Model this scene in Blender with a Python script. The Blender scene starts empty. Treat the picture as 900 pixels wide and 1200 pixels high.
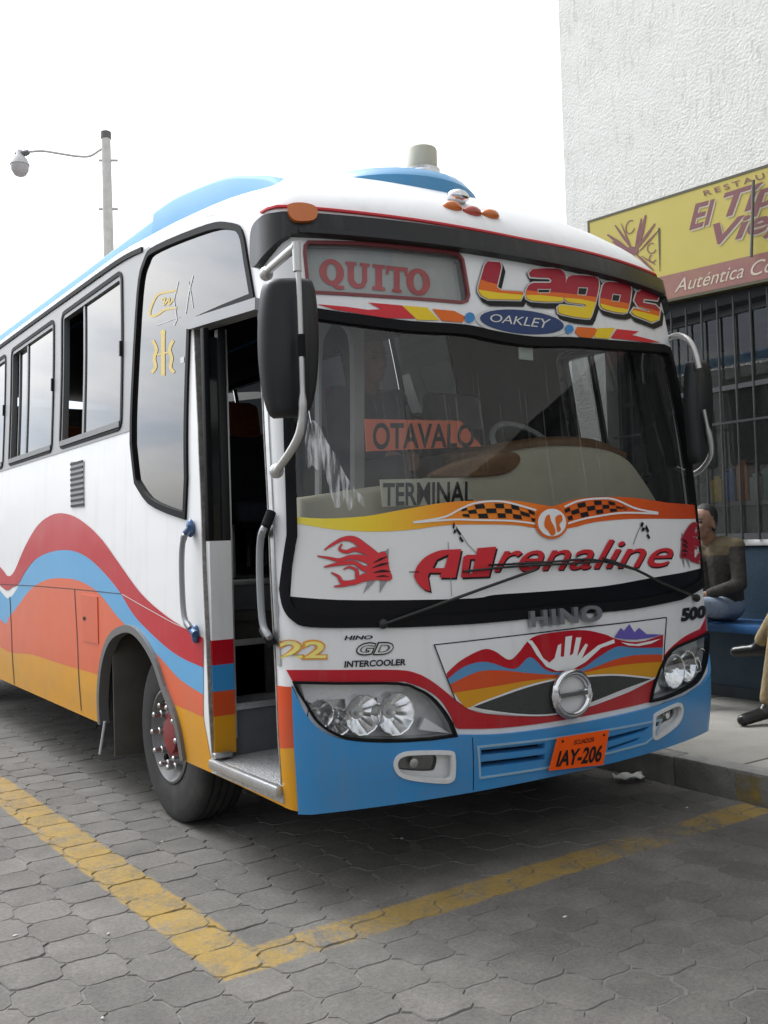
import bpy, math, random
import numpy as np
from mathutils import Vector, Matrix
from mathutils.geometry import delaunay_2d_cdt
random.seed(7); rng = np.random.default_rng(7)
R = math.radians
sc = bpy.context.scene
col = sc.collection

# ------------------------------------------------------------------ camera, world, sun, exposure
CF = 1150.0                                   # focal length in photo pixels (photo 900 x 1200)
CC = np.array([-1.89, -3.45, 1.47])
_a, _p, _r = R(34.1), R(1.6), .031
CFW = np.array([math.sin(_a)*math.cos(_p), math.cos(_a)*math.cos(_p), math.sin(_p)])
_R0 = np.array([math.cos(_a), -math.sin(_a), 0.0]); _U0 = np.cross(_R0, CFW)
CUP = math.cos(_r)*_U0+math.sin(_r)*_R0
CRT = math.cos(_r)*_R0-math.sin(_r)*_U0
cd = bpy.data.cameras.new('camera'); cam = bpy.data.objects.new('camera', cd); col.objects.link(cam)
cd.sensor_fit = 'HORIZONTAL'; cd.sensor_width = 36; cd.lens = CF/900*36; cd.clip_start = .05; cd.clip_end = 1500
cam.matrix_world = Matrix(((CRT[0], CUP[0], -CFW[0], CC[0]), (CRT[1], CUP[1], -CFW[1], CC[1]), (CRT[2], CUP[2], -CFW[2], CC[2]), (0, 0, 0, 1)))
sc.camera = cam
SUN_EL, SUN_AZ = R(55), R(105)                # azimuth measured from +X, counter clockwise
sund = bpy.data.lights.new('sun', 'SUN'); suno = bpy.data.objects.new('sun', sund); col.objects.link(suno)
sund.energy = .5; sund.angle = R(25); sund.color = (1, .96, .9)
sdir = Vector((math.cos(SUN_AZ)*math.cos(SUN_EL), math.sin(SUN_AZ)*math.cos(SUN_EL), math.sin(SUN_EL)))
suno.rotation_euler = sdir.to_track_quat('Z', 'Y').to_euler(); suno.location = (0, 0, 30)
wd = bpy.data.worlds.new('World'); sc.world = wd; wd.use_nodes = True
wn = wd.node_tree.nodes; wl = wd.node_tree.links; wn.clear()
sky = wn.new('ShaderNodeTexSky'); sky.sky_type = 'NISHITA'; sky.sun_disc = False
sky.sun_elevation = SUN_EL; sky.sun_rotation = R(90)-SUN_AZ; sky.dust_density = 6; sky.air_density = 1.2
hs = wn.new('ShaderNodeHueSaturation'); hs.inputs['Saturation'].default_value = .06
wl.new(sky.outputs[0], hs.inputs['Color'])
tc = wn.new('ShaderNodeTexCoord'); nz = wn.new('ShaderNodeTexNoise'); nz.inputs['Scale'].default_value = 3.2; nz.inputs['Detail'].default_value = 6
mpw = wn.new('ShaderNodeMapping'); mpw.inputs['Scale'].default_value = (1, 1, 2.6)
wl.new(tc.outputs['Generated'], mpw.inputs[0]); wl.new(mpw.outputs[0], nz.inputs['Vector'])
cr = wn.new('ShaderNodeValToRGB'); wl.new(nz.outputs['Fac'], cr.inputs['Fac'])
cr.color_ramp.elements[0].position = .36; cr.color_ramp.elements[0].color = (.62, .69, .79, 1)
cr.color_ramp.elements[1].position = .56; cr.color_ramp.elements[1].color = (1, 1, 1, 1)
mw = wn.new('ShaderNodeMix'); mw.data_type = 'RGBA'; mw.blend_type = 'MULTIPLY'; mw.inputs[0].default_value = 1
wl.new(hs.outputs[0], mw.inputs[6]); wl.new(cr.outputs[0], mw.inputs[7])
bg = wn.new('ShaderNodeBackground'); bg.inputs['Strength'].default_value = .15
wl.new(mw.outputs[2], bg.inputs['Color'])
wo = wn.new('ShaderNodeOutputWorld'); wl.new(bg.outputs[0], wo.inputs['Surface'])
vs = sc.view_settings; vs.view_transform = 'Standard'; vs.look = 'None'; vs.gamma = 1; vs.use_curve_mapping = False
vs.exposure = 1.2
sc.render.engine = 'CYCLES'
sc.cycles.max_bounces = 8; sc.cycles.transparent_max_bounces = 12; sc.cycles.glossy_bounces = 4; sc.cycles.diffuse_bounces = 4
sc.cycles.caustics_reflective = False; sc.cycles.caustics_refractive = False

# ------------------------------------------------------------------ pixel <-> space helpers
def ray(x, y): return CFW+(x-450)/CF*CRT-(y-600)/CF*CUP
def U(x, y, axis, val):                       # photo pixel -> point on the plane axis = val
    d = ray(x, y); return CC+d*((val-CC[axis])/d[axis])
def UD(x, y, depth): return CC+ray(x, y)*depth
def proj(Pt):
    d = np.asarray(Pt, float)-CC; w = d@CFW
    return np.stack([450+CF*(d@CRT)/w, 600-CF*(d@CUP)/w], -1)
def Z(ox, oy, k, pts): return [(ox+x/k, oy+y/k) for x, y in pts]
def cat(pts, closed=False, n=6):              # smooth curve through points
    p = np.asarray(pts, float); m = len(p); out = []
    for i in range(m if closed else m-1):
        if closed: a, b, c, d = p[(i-1) % m], p[i], p[(i+1) % m], p[(i+2) % m]
        else: a, b, c, d = p[max(i-1, 0)], p[i], p[i+1], p[min(i+2, m-1)]
        for k in range(n):
            t = k/n
            out.append(.5*((2*b)+(c-a)*t+(2*a-5*b+4*c-d)*t*t+(3*b-a-3*c+d)*t**3))
    if not closed: out.append(p[-1])
    return [tuple(q) for q in out]
def ell(cx, cy, rx, ry, rot=0, n=28):
    ca, sa = math.cos(rot), math.sin(rot)
    return [(cx+rx*math.cos(t)*ca-ry*math.sin(t)*sa, cy+rx*math.cos(t)*sa+ry*math.sin(t)*ca) for t in np.linspace(0, 2*math.pi, n, endpoint=False)]
def resample(poly, step, closed=True):
    p = np.asarray(poly, float); out = []
    for i in range(len(p) if closed else len(p)-1):
        a, b = p[i], p[(i+1) % len(p)]; L = np.hypot(*(b-a)); k = max(1, int(math.ceil(L/step)))
        for j in range(k): out.append(a+(b-a)*j/k)
    if not closed: out.append(p[-1])
    return np.array(out)
def offset(poly, d):                          # grow (d > 0) or shrink a closed polygon
    p = np.asarray(poly, float); a = np.sum(p[:, 0]*np.roll(p[:, 1], -1)-np.roll(p[:, 0], -1)*p[:, 1])
    if a < 0: p = p[::-1]
    e = np.roll(p, -1, 0)-p; e /= np.maximum(np.hypot(e[:, 0], e[:, 1]), 1e-9)[:, None]
    n = np.stack([e[:, 1], -e[:, 0]], 1); m = n+np.roll(n, 1, 0)
    m /= np.maximum((m*m).sum(1)/2, .5)[:, None]
    return p+m*d
def inside(pts, poly):
    x, y = pts[:, 0], pts[:, 1]; p = np.asarray(poly); r = np.zeros(len(pts), bool)
    x0, y0 = p[:, 0], p[:, 1]; x1, y1 = np.roll(x0, -1), np.roll(y0, -1)
    for a, b, c, d in zip(x0, y0, x1, y1):
        if b == d: continue
        r ^= ((b > y) != (d > y)) & (x < (c-a)*(y-b)/(d-b)+a)
    return r
def stroke(path, w):                          # a thin ribbon polygon round an open path
    p = np.asarray(path, float); t = np.gradient(p, axis=0); t /= np.maximum(np.hypot(t[:, 0], t[:, 1]), 1e-9)[:, None]
    n = np.stack([-t[:, 1], t[:, 0]], 1); ww = np.broadcast_to(np.asarray(w, float), (len(p),))[:, None]/2
    return [tuple(q) for q in np.concatenate([p+n*ww, (p-n*ww)[::-1]])]

# ------------------------------------------------------------------ materials
MATS = {}
def mat(name, c=(.5, .5, .5), rough=.5, metal=0, coat=0, var=0, vscale=6, bump=0, bscale=40, spec=.5, dirt=0, dirtc=(.18, .16, .13), dscale=1.7, rvar=0):
    if name in MATS: return MATS[name]
    m = bpy.data.materials.new(name); m.use_nodes = True; nt = m.node_tree; b = nt.nodes['Principled BSDF']
    b.inputs['Base Color'].default_value = (*c, 1); b.inputs['Roughness'].default_value = rough; b.inputs['Metallic'].default_value = metal
    b.inputs['Coat Weight'].default_value = coat; b.inputs['Coat Roughness'].default_value = .06; b.inputs['Specular IOR Level'].default_value = spec
    g = nt.nodes.new('ShaderNodeNewGeometry'); L = nt.links.new
    cur = None
    if var:
        n = nt.nodes.new('ShaderNodeTexNoise'); n.inputs['Scale'].default_value = vscale; n.inputs['Detail'].default_value = 8; n.inputs['Roughness'].default_value = .65
        L(g.outputs['Position'], n.inputs['Vector'])
        mr = nt.nodes.new('ShaderNodeMapRange'); mr.inputs[1].default_value = .25; mr.inputs[2].default_value = .75; mr.inputs[3].default_value = 1-var; mr.inputs[4].default_value = 1+var
        L(n.outputs['Fac'], mr.inputs[0])
        mx = nt.nodes.new('ShaderNodeMix'); mx.data_type = 'RGBA'; mx.blend_type = 'MULTIPLY'; mx.inputs[0].default_value = 1
        mx.inputs[6].default_value = (*c, 1); L(mr.outputs[0], mx.inputs[7]); cur = mx.outputs[2]
    if dirt:
        n = nt.nodes.new('ShaderNodeTexNoise'); n.inputs['Scale'].default_value = dscale; n.inputs['Detail'].default_value = 10; n.inputs['Roughness'].default_value = .7
        L(g.outputs['Position'], n.inputs['Vector'])
        mr = nt.nodes.new('ShaderNodeMapRange'); mr.inputs[1].default_value = .5; mr.inputs[2].default_value = .8; mr.inputs[3].default_value = 0; mr.inputs[4].default_value = dirt
        L(n.outputs['Fac'], mr.inputs[0])
        mx = nt.nodes.new('ShaderNodeMix'); mx.data_type = 'RGBA'; L(mr.outputs[0], mx.inputs[0])
        if cur: L(cur, mx.inputs[6])
        else: mx.inputs[6].default_value = (*c, 1)
        mx.inputs[7].default_value = (*dirtc, 1); cur = mx.outputs[2]
    if cur: L(cur, b.inputs['Base Color'])
    if rvar:
        n = nt.nodes.new('ShaderNodeTexNoise'); n.inputs['Scale'].default_value = 3; n.inputs['Detail'].default_value = 6
        L(g.outputs['Position'], n.inputs['Vector'])
        mr = nt.nodes.new('ShaderNodeMapRange'); mr.inputs[3].default_value = max(0, rough-rvar); mr.inputs[4].default_value = rough+rvar
        L(n.outputs['Fac'], mr.inputs[0]); L(mr.outputs[0], b.inputs['Roughness'])
    if bump:
        n = nt.nodes.new('ShaderNodeTexNoise'); n.inputs['Scale'].default_value = bscale; n.inputs['Detail'].default_value = 5
        L(g.outputs['Position'], n.inputs['Vector'])
        bp = nt.nodes.new('ShaderNodeBump'); bp.inputs['Strength'].default_value = bump; bp.inputs['Distance'].default_value = .01
        L(n.outputs['Fac'], bp.inputs['Height']); L(bp.outputs[0], b.inputs['Normal'])
    MATS[name] = m; return m
def paint(name, c, **k):
    k = {**dict(rough=.36, coat=.15, dirt=.05, rvar=.10, spec=.32), **k}; new = name not in MATS; m = mat(name, c, **k)
    if new:                                   # road dust near the sills, faint rain streaks, slightly wavy sheet metal
        nt = m.node_tree; L = nt.links.new; b = nt.nodes['Principled BSDF']; N = nt.nodes.new; g = N('ShaderNodeNewGeometry'); sx = N('ShaderNodeSeparateXYZ'); L(g.outputs['Position'], sx.inputs[0])
        def nse(vec, d=8):
            mp = N('ShaderNodeMapping'); mp.inputs['Scale'].default_value = vec; L(g.outputs['Position'], mp.inputs[0]); n = N('ShaderNodeTexNoise'); n.inputs['Scale'].default_value = 1; n.inputs['Detail'].default_value = d; n.inputs['Roughness'].default_value = .65; L(mp.outputs[0], n.inputs['Vector']); return n.outputs['Fac']
        def mrr(x, a, c_, d, e):
            n = N('ShaderNodeMapRange'); L(x, n.inputs[0])
            for i, q in enumerate((a, c_, d, e)): n.inputs[i+1].default_value = q
            return n.outputs[0]
        def mul(a, c_):
            n = N('ShaderNodeMath'); n.operation = 'MULTIPLY'; L(a, n.inputs[0])
            if isinstance(c_, (int, float)): n.inputs[1].default_value = c_
            else: L(c_, n.inputs[1])
            return n.outputs[0]
        dust = mul(mrr(sx.outputs[2], .38, 1.0, 1, 0), mrr(nse((3, 3, 5)), .38, .70, .02, .30)); strk = mrr(nse((16, 16, 1.1), 6), .52, .75, 0, .13)
        cur = b.inputs['Base Color'].links[0].from_socket if b.inputs['Base Color'].links else None
        for fac, cc in ((strk, (.24, .22, .19)), (dust, (.22, .20, .165))):
            mx = N('ShaderNodeMix'); mx.data_type = 'RGBA'; L(fac, mx.inputs[0]); mx.inputs[7].default_value = (*cc, 1)
            if cur: L(cur, mx.inputs[6])
            else: mx.inputs[6].default_value = (*c, 1)
            cur = mx.outputs[2]
        L(cur, b.inputs['Base Color'])
        bp = N('ShaderNodeBump'); bp.inputs['Strength'].default_value = .35; bp.inputs['Distance'].default_value = .012; L(nse((2.2, 1.6, 2.6), 2), bp.inputs['Height']); L(bp.outputs[0], b.inputs['Normal']); L(bp.outputs[0], b.inputs['Coat Normal'])
    return m
def glass(name, tint, ior=1.5, rough=.0, dirt=.0):
    if name in MATS: return MATS[name]
    m = bpy.data.materials.new(name); m.use_nodes = True; nt = m.node_tree; nt.nodes.clear(); L = nt.links.new
    o = nt.nodes.new('ShaderNodeOutputMaterial'); t = nt.nodes.new('ShaderNodeBsdfTransparent'); t.inputs[0].default_value = (*tint, 1)
    g = nt.nodes.new('ShaderNodeBsdfGlossy'); g.inputs['Roughness'].default_value = rough; g.inputs[0].default_value = (1, 1, 1, 1)
    # Schlick reflectance, the same from both sides of the pane (ior here is the head-on reflectance)
    ge = nt.nodes.new('ShaderNodeNewGeometry'); dt = nt.nodes.new('ShaderNodeVectorMath'); dt.operation = 'DOT_PRODUCT'; L(ge.outputs['Normal'], dt.inputs[0]); L(ge.outputs['Incoming'], dt.inputs[1])
    def mth(op, a, b_=0.):
        n = nt.nodes.new('ShaderNodeMath'); n.operation = op
        for i, q in enumerate((a, b_)):
            if isinstance(q, (int, float)): n.inputs[i].default_value = q
            else: L(q, n.inputs[i])
        return n.outputs[0]
    fr = mth('ADD', mth('MULTIPLY', mth('POWER', mth('SUBTRACT', 1., mth('ABSOLUTE', dt.outputs['Value'])), 5.), 1.-ior), ior)
    mx = nt.nodes.new('ShaderNodeMixShader'); L(fr, mx.inputs[0]); L(t.outputs[0], mx.inputs[1]); L(g.outputs[0], mx.inputs[2])
    out = mx.outputs[0]
    if dirt:
        n = nt.nodes.new('ShaderNodeTexNoise'); n.inputs['Scale'].default_value = 1.0; n.inputs['Detail'].default_value = 8
        mp = nt.nodes.new('ShaderNodeMapping'); mp.inputs['Scale'].default_value = (14, 14, .8); L(ge.outputs['Position'], mp.inputs[0]); L(mp.outputs[0], n.inputs['Vector'])
        mr = nt.nodes.new('ShaderNodeMapRange'); mr.inputs[1].default_value = .45; mr.inputs[2].default_value = .8; mr.inputs[3].default_value = dirt*.25; mr.inputs[4].default_value = dirt
        L(n.outputs['Fac'], mr.inputs[0])
        d = nt.nodes.new('ShaderNodeBsdfDiffuse'); d.inputs[0].default_value = (.5, .5, .48, 1)
        m2 = nt.nodes.new('ShaderNodeMixShader'); L(mr.outputs[0], m2.inputs[0]); L(out, m2.inputs[1]); L(d.outputs[0], m2.inputs[2]); out = m2.outputs[0]
    L(out, o.inputs[0]); MATS[name] = m; return m
WHITE = paint('white_paint', (.78, .785, .79)); RED = paint('red_paint', (.46, .004, .014)); BLUE = paint('blue_paint', (.035, .26, .58))
ORANGE = paint('orange_paint', (.62, .07, .010)); YELLOW = paint('yellow_paint', (.66, .30, .004)); BLACKP = paint('black_paint', (.012, .012, .013), dirt=.03, coat=.15, rough=.4)
SKYBLUE = paint('pale_blue_paint', (.12, .33, .58), rough=.6, coat=0); GREYP = paint('grey_paint', (.24, .25, .26))
RUB = mat('rubber', (.008, .008, .009), .6, var=.2, spec=.12); TYRE = mat('tyre_rubber', (.022, .022, .023), .8, var=.25, dirt=.5, dirtc=(.12, .11, .1), dscale=4)
DARKPL = mat('dark_plastic', (.016, .017, .018), .45, spec=.35, var=.15, bump=.08, bscale=300); CHROME = mat('chrome', (.72, .73, .75), .13, 1, dirt=.2)
ALU = mat('aluminium', (.55, .56, .57), .38, .9, var=.12, vscale=30, dirt=.3); STEEL = mat('painted_grey_steel', (.42, .43, .43), .42, .25, dirt=.4)
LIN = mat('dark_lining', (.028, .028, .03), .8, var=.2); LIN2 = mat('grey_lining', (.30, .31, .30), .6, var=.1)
BEIGE = mat('beige_plastic', (.42, .39, .30), .55, var=.1, vscale=3); BROWN = mat('wood_trim', (.19, .10, .045), .4, var=.4, vscale=20)
GW = glass('windshield_glass', (.78, .80, .79), .04, 0, .035); GS = glass('tinted_side_glass', (.05, .052, .055), .13, .012, .03); GL = glass('far_side_glass', (.015, .016, .017), .04, .012, .02); GDR = glass('driver_glass', (.26, .27, .275), .04, .01, .03); GC = glass('clear_lens', (.94, .95, .95), .04)
GSH = glass('shop_glass', (.55, .58, .58), .05, .01, .06)
def flat(name, c, rough=.5): return mat(name, c, rough, dirt=.08 if max(c) > .1 else .01, spec=.35 if max(c) > .1 else .2)
VR = flat('vinyl_red', (.60, .025, .035)); VO = flat('vinyl_orange', (.72, .14, .012)); VY = flat('vinyl_yellow', (.80, .56, .02)); VK = flat('vinyl_black', (.015, .015, .016))
VW = flat('vinyl_white', (.80, .80, .80)); VG = flat('vinyl_grey', (.30, .30, .31)); VN = flat('vinyl_navy', (.02, .045, .14)); VB = flat('vinyl_blue', (.05, .22, .5)); VDR = flat('vinyl_dark_red', (.36, .012, .03))
VP = flat('vinyl_purple', (.13, .10, .42)); VGOLD = flat('vinyl_gold', (.72, .42, .06)); VS = flat('vinyl_silver', (.62, .62, .6))

# ------------------------------------------------------------------ mesh helpers
def tag(o, label=None, cat_=None, group=None, kind=None):
    for k, v in (('label', label), ('category', cat_), ('group', group), ('kind', kind)):
        if v: o[k] = v
    return o
def empty(name, loc=(0, 0, 0)):
    o = bpy.data.objects.new(name, None); col.objects.link(o); o.location = loc; o.empty_display_size = .2; return o
def link(name, me, m, parent=None):
    if m is not None:
        for q in (m if isinstance(m, (list, tuple)) else [m]): me.materials.append(q)
    o = bpy.data.objects.new(name, me); col.objects.link(o)
    if parent is not None:
        o.parent = parent
        if parent.parent is None and parent.type == 'EMPTY': o.matrix_parent_inverse = Matrix.Translation(-Vector(parent.location))
    return o
class MB:
    def __init__(s): s.v = []; s.f = []
    def add(s, v, f):
        b = len(s.v); s.v += [tuple(map(float, q)) for q in v]; s.f += [tuple(b+i for i in q) for q in f]; return s
    def box(s, lo, hi, bev=0):
        (x0, y0, z0), (x1, y1, z1) = lo, hi
        if not bev:
            return s.add([(x0, y0, z0), (x1, y0, z0), (x1, y1, z0), (x0, y1, z0), (x0, y0, z1), (x1, y0, z1), (x1, y1, z1), (x0, y1, z1)],
                         [(0, 3, 2, 1), (4, 5, 6, 7), (0, 1, 5, 4), (1, 2, 6, 5), (2, 3, 7, 6), (3, 0, 4, 7)])
        import bmesh
        bm = bmesh.new(); bmesh.ops.create_cube(bm, size=1)
        for v in bm.verts: v.co = Vector(((x0+x1)/2+v.co.x*(x1-x0), (y0+y1)/2+v.co.y*(y1-y0), (z0+z1)/2+v.co.z*(z1-z0)))
        bmesh.ops.bevel(bm, geom=bm.edges[:], offset=bev, segments=2, profile=.5, affect='EDGES')
        bm.verts.index_update(); s.add([v.co for v in bm.verts], [[v.index for v in f.verts] for f in bm.faces]); bm.free(); return s
    def tube(s, path, r, n=10, closed=False, caps=True):
        p = np.asarray(path, float); m = len(p); rr = np.broadcast_to(np.asarray(r, float), (m,))
        t = (np.roll(p, -1, 0)-np.roll(p, 1, 0)) if closed else np.gradient(p, axis=0)
        t /= np.maximum(np.linalg.norm(t, axis=1), 1e-9)[:, None]
        u = np.cross(t[0], (0, 0, 1) if abs(t[0][2]) < .9 else (1, 0, 0)); u /= np.linalg.norm(u); V = []; F = []
        for i in range(m):
            u = u-t[i]*(u@t[i]); u /= np.linalg.norm(u); w = np.cross(t[i], u)
            for k in range(n):
                a = 2*math.pi*k/n; V.append(p[i]+rr[i]*(math.cos(a)*u+math.sin(a)*w))
        for i in range(m if closed else m-1):
            for k in range(n):
                j = (i+1) % m; F.append((i*n+k, i*n+(k+1) % n, j*n+(k+1) % n, j*n+k))
        if caps and not closed: F += [tuple(range(n))[::-1], tuple((m-1)*n+k for k in range(n))]
        return s.add(V, F)
    def lathe(s, prof, origin, axis, n=32, cap=True):     # prof: (distance along axis, radius)
        ax = np.asarray(axis, float); ax /= np.linalg.norm(ax); u = np.cross(ax, (0, 0, 1) if abs(ax[2]) < .9 else (1, 0, 0)); u /= np.linalg.norm(u); w = np.cross(ax, u)
        V = []; F = []; o = np.asarray(origin, float)
        for d, r in prof:
            for k in range(n):
                a = 2*math.pi*k/n; V.append(o+ax*d+r*(math.cos(a)*u+math.sin(a)*w))
        for i in range(len(prof)-1):
            for k in range(n): F.append((i*n+k, i*n+(k+1) % n, (i+1)*n+(k+1) % n, (i+1)*n+k))
        if cap: F += [tuple(range(n))[::-1], tuple((len(prof)-1)*n+k for k in range(n))]
        return s.add(V, F)
    def ball(s, c, r, n=12, m=8):
        r = np.broadcast_to(np.asarray(r, float), (3,)); V = []; F = []
        for i in range(m+1):
            th = math.pi*i/m
            for k in range(n):
                a = 2*math.pi*k/n; V.append((c[0]+r[0]*math.sin(th)*math.cos(a), c[1]+r[1]*math.sin(th)*math.sin(a), c[2]+r[2]*math.cos(th)))
        for i in range(m):
            for k in range(n): F.append((i*n+k, (i+1)*n+k, (i+1)*n+(k+1) % n, i*n+(k+1) % n))
        return s.add(V, F)
    def build(s, name, m, parent=None, smooth=True, angle=38):
        me = bpy.data.meshes.new(name); me.from_pydata(s.v, [], s.f); me.update()
        if smooth:
            me.polygons.foreach_set('use_smooth', [True]*len(me.polygons)); me.set_sharp_from_angle(angle=R(angle))
        return link(name, me, m, parent)
def triangulate(polys, pts=None):
    V = []; E = []
    for p in polys:
        b = len(V); V += [Vector((float(q[0]), float(q[1]))) for q in p]; E += [(b+i, b+(i+1) % len(p)) for i in range(len(p))]
    if pts is not None: V += [Vector((float(q[0]), float(q[1]))) for q in pts]
    v, e, f, *_ = delaunay_2d_cdt(V, E, [], 0, 1e-7)
    return np.array([tuple(q) for q in v]), np.array([t for t in f if len(t) == 3])
def region(add, sub=(), clip=(), step=.08, grid=None):
    add = [resample(p, step) for p in add]; sub = [resample(p, step) for p in sub]; clip = [resample(p, step) for p in clip]
    if grid is None:
        A = np.concatenate(add); lo, hi = A.min(0), A.max(0)
        gx = np.arange(lo[0]+step/2, hi[0], step); gy = np.arange(lo[1]+step/2, hi[1], step)
    else: gx, gy = grid
    G = None
    if len(gx) and len(gy):
        G = np.stack(np.meshgrid(gx, gy), -1).reshape(-1, 2); k = np.zeros(len(G), bool)
        for p in add: k |= inside(G, p)
        G = G[k]
    v, t = triangulate(add+sub+clip, G)
    c = v[t].mean(1); k = np.zeros(len(t), bool)
    for p in add: k |= inside(c, p)
    for p in sub: k &= ~inside(c, p)
    if clip:
        q = np.zeros(len(t), bool)
        for p in clip: q |= inside(c, p)
        k &= q
    t = t[k]
    A = v[t]; ar = (A[:, 1, 0]-A[:, 0, 0])*(A[:, 2, 1]-A[:, 0, 1])-(A[:, 2, 0]-A[:, 0, 0])*(A[:, 1, 1]-A[:, 0, 1])
    t = np.where((ar < 0)[:, None], t[:, ::-1], t)[np.abs(ar) > 1e-12]
    used = np.unique(t); m = np.full(len(v), -1); m[used] = np.arange(len(used))
    return v[used], m[t]
def shell(name, v, t, mapf, nf, m, parent, off=0., thick=0., inner=None):
    Pm = mapf(v); N = nf(v); A = Pm+N*off; V = [A]; NN = [N]; F = [tuple(q) for q in t]; mi = [0]*len(t)
    if thick:
        B = Pm+N*(off-thick)
        ed = {}
        for a, b, c in t:
            for e in ((a, b), (b, c), (c, a)): ed[e] = 1
        bd = [e for e in ed if (e[1], e[0]) not in ed]; base = len(A); Q = []; QN = []
        for a, b in bd:
            w = np.cross(A[b]-A[a], N[a]); w /= max(np.linalg.norm(w), 1e-9)
            i = base+len(Q); Q += [A[b], A[a], B[a], B[b]]; QN += [w]*4; F.append((i, i+1, i+2, i+3)); mi.append(0)
        V.append(np.array(Q)); NN.append(np.array(QN))
        if inner is not None:
            i0 = base+len(Q); V.append(B); NN.append(-N); F += [(i0+c, i0+b, i0+a) for a, b, c in t]; mi += [1]*len(t)
    V = np.concatenate(V); NN = np.concatenate(NN)
    me = bpy.data.meshes.new(name); me.from_pydata([tuple(q) for q in V], [], F); me.update()
    me.polygons.foreach_set('use_smooth', [True]*len(F)); me.polygons.foreach_set('material_index', mi)
    me.normals_split_custom_set_from_vertices([tuple(q) for q in NN])
    return link(name, me, [m, inner] if inner is not None else m, parent)
# text from the built-in font: returns unit-box triangles
_TX = {}
def text2d(s, bold=0., shear=0., space=1.0):
    k = (s, bold, shear, space)
    if k in _TX: return _TX[k]
    cu = bpy.data.curves.new('t', 'FONT'); cu.body = s; cu.offset = bold; cu.shear = shear; cu.space_character = space; cu.resolution_u = 4; cu.fill_mode = 'FRONT'
    o = bpy.data.objects.new('t', cu); col.objects.link(o); dg = bpy.context.evaluated_depsgraph_get(); dg.update()
    me = o.evaluated_get(dg).to_mesh(); me.calc_loop_triangles()
    v = np.array([(q.co.x, q.co.y) for q in me.vertices]); t = np.array([tuple(q.vertices) for q in me.loop_triangles])
    o.evaluated_get(dg).to_mesh_clear(); bpy.data.objects.remove(o); bpy.data.curves.remove(cu)
    lo, hi = v.min(0), v.max(0); v = (v-lo)/(hi-lo)
    A = v[t]; ar = (A[:, 1, 0]-A[:, 0, 0])*(A[:, 2, 1]-A[:, 0, 1])-(A[:, 2, 0]-A[:, 0, 0])*(A[:, 1, 1]-A[:, 0, 1])
    t = np.where((ar < 0)[:, None], t[:, ::-1], t); _TX[k] = (v, t); return v, t
def bil(q, v):                                # quad TL, TR, BR, BL
    q = np.asarray(q, float); x, y = v[:, :1], v[:, 1:]
    return (1-y)*((1-x)*q[3]+x*q[2])+y*((1-x)*q[0]+x*q[1])

# ------------------------------------------------------------------ the bus skin as a mapped surface (s runs round the front, z is height)
BW = 2.65; HC = BW/2
def _th(z): return np.interp(z, [.3, .6, 1.3, 2.0, 2.9, 3.3], [.03, 0, 0, .02, .09, .12])
def _yc(z): return np.interp(z, [.3, .45, .9, 1.2, 1.7, 2.6, 2.9, 3.3], [.10, .07, .07, .085, .11, .20, .25, .33])
def _bow(z): return np.interp(z, [.3, 1.2, 2.6, 3.0], [.20, .21, .20, .19])
_zz = np.linspace(.2, 3.4, 161)
def _sm(f):
    y = f(_zz); k = np.ones(17)/17; return np.convolve(np.pad(y, 8, 'edge'), k, 'valid')
_T, _Y, _B = _sm(_th), _sm(_yc), _sm(_bow)
def P(s, z, rc=.075):
    s, z = np.broadcast_arrays(np.asarray(s, float), np.asarray(z, float))
    th = np.interp(z, _zz, _T); yc = np.interp(z, _zz, _Y); bw = np.interp(z, _zz, _B); hw = HC-th
    def fr(q):
        u = q/HC-1; return np.stack([HC+hw*u, yc-bw*(1-np.abs(u)**2.3)], -1)
    def sl(q): return np.stack([th+0*q, yc-q], -1)
    def sr(q): return np.stack([BW-th+0*q, yc+(q-BW)], -1)
    xy = np.where((s < 0)[..., None], sl(s), np.where((s > BW)[..., None], sr(s), fr(s)))
    def bez(a, b, c, t): return ((1-t)**2)[..., None]*a+(2*t*(1-t))[..., None]*b+(t**2)[..., None]*c
    o = 0*s
    xy = np.where((np.abs(s) < rc)[..., None], bez(sl(o-rc), fr(o), fr(o+rc), (s+rc)/(2*rc)), xy)
    xy = np.where((np.abs(s-BW) < rc)[..., None], bez(fr(o+BW-rc), fr(o+BW), sr(o+BW+rc), (s-BW+rc)/(2*rc)), xy)
    return np.concatenate([xy, z[..., None]], -1)
def Pm(v): return P(v[:, 0], v[:, 1])
def Nm(v):
    e = 4e-3
    a = P(v[:, 0]+e, v[:, 1])-P(v[:, 0]-e, v[:, 1]); b = P(v[:, 0], v[:, 1]+e)-P(v[:, 0], v[:, 1]-e)
    n = np.cross(a, b); return n/np.linalg.norm(n, axis=1)[:, None]
_gs, _gz = np.meshgrid(np.concatenate([np.arange(-6.5, -.2, .1), np.arange(-.2, 2.9, .04)]), np.arange(.25, 3.35, .05)); _GV = np.stack([_gs.ravel(), _gz.ravel()], 1)
_gp = Pm(_GV); _k = ((_gp-CC)*Nm(_GV)).sum(1) < -.02; _GV = _GV[_k]; _GP = proj(_gp[_k])
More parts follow.
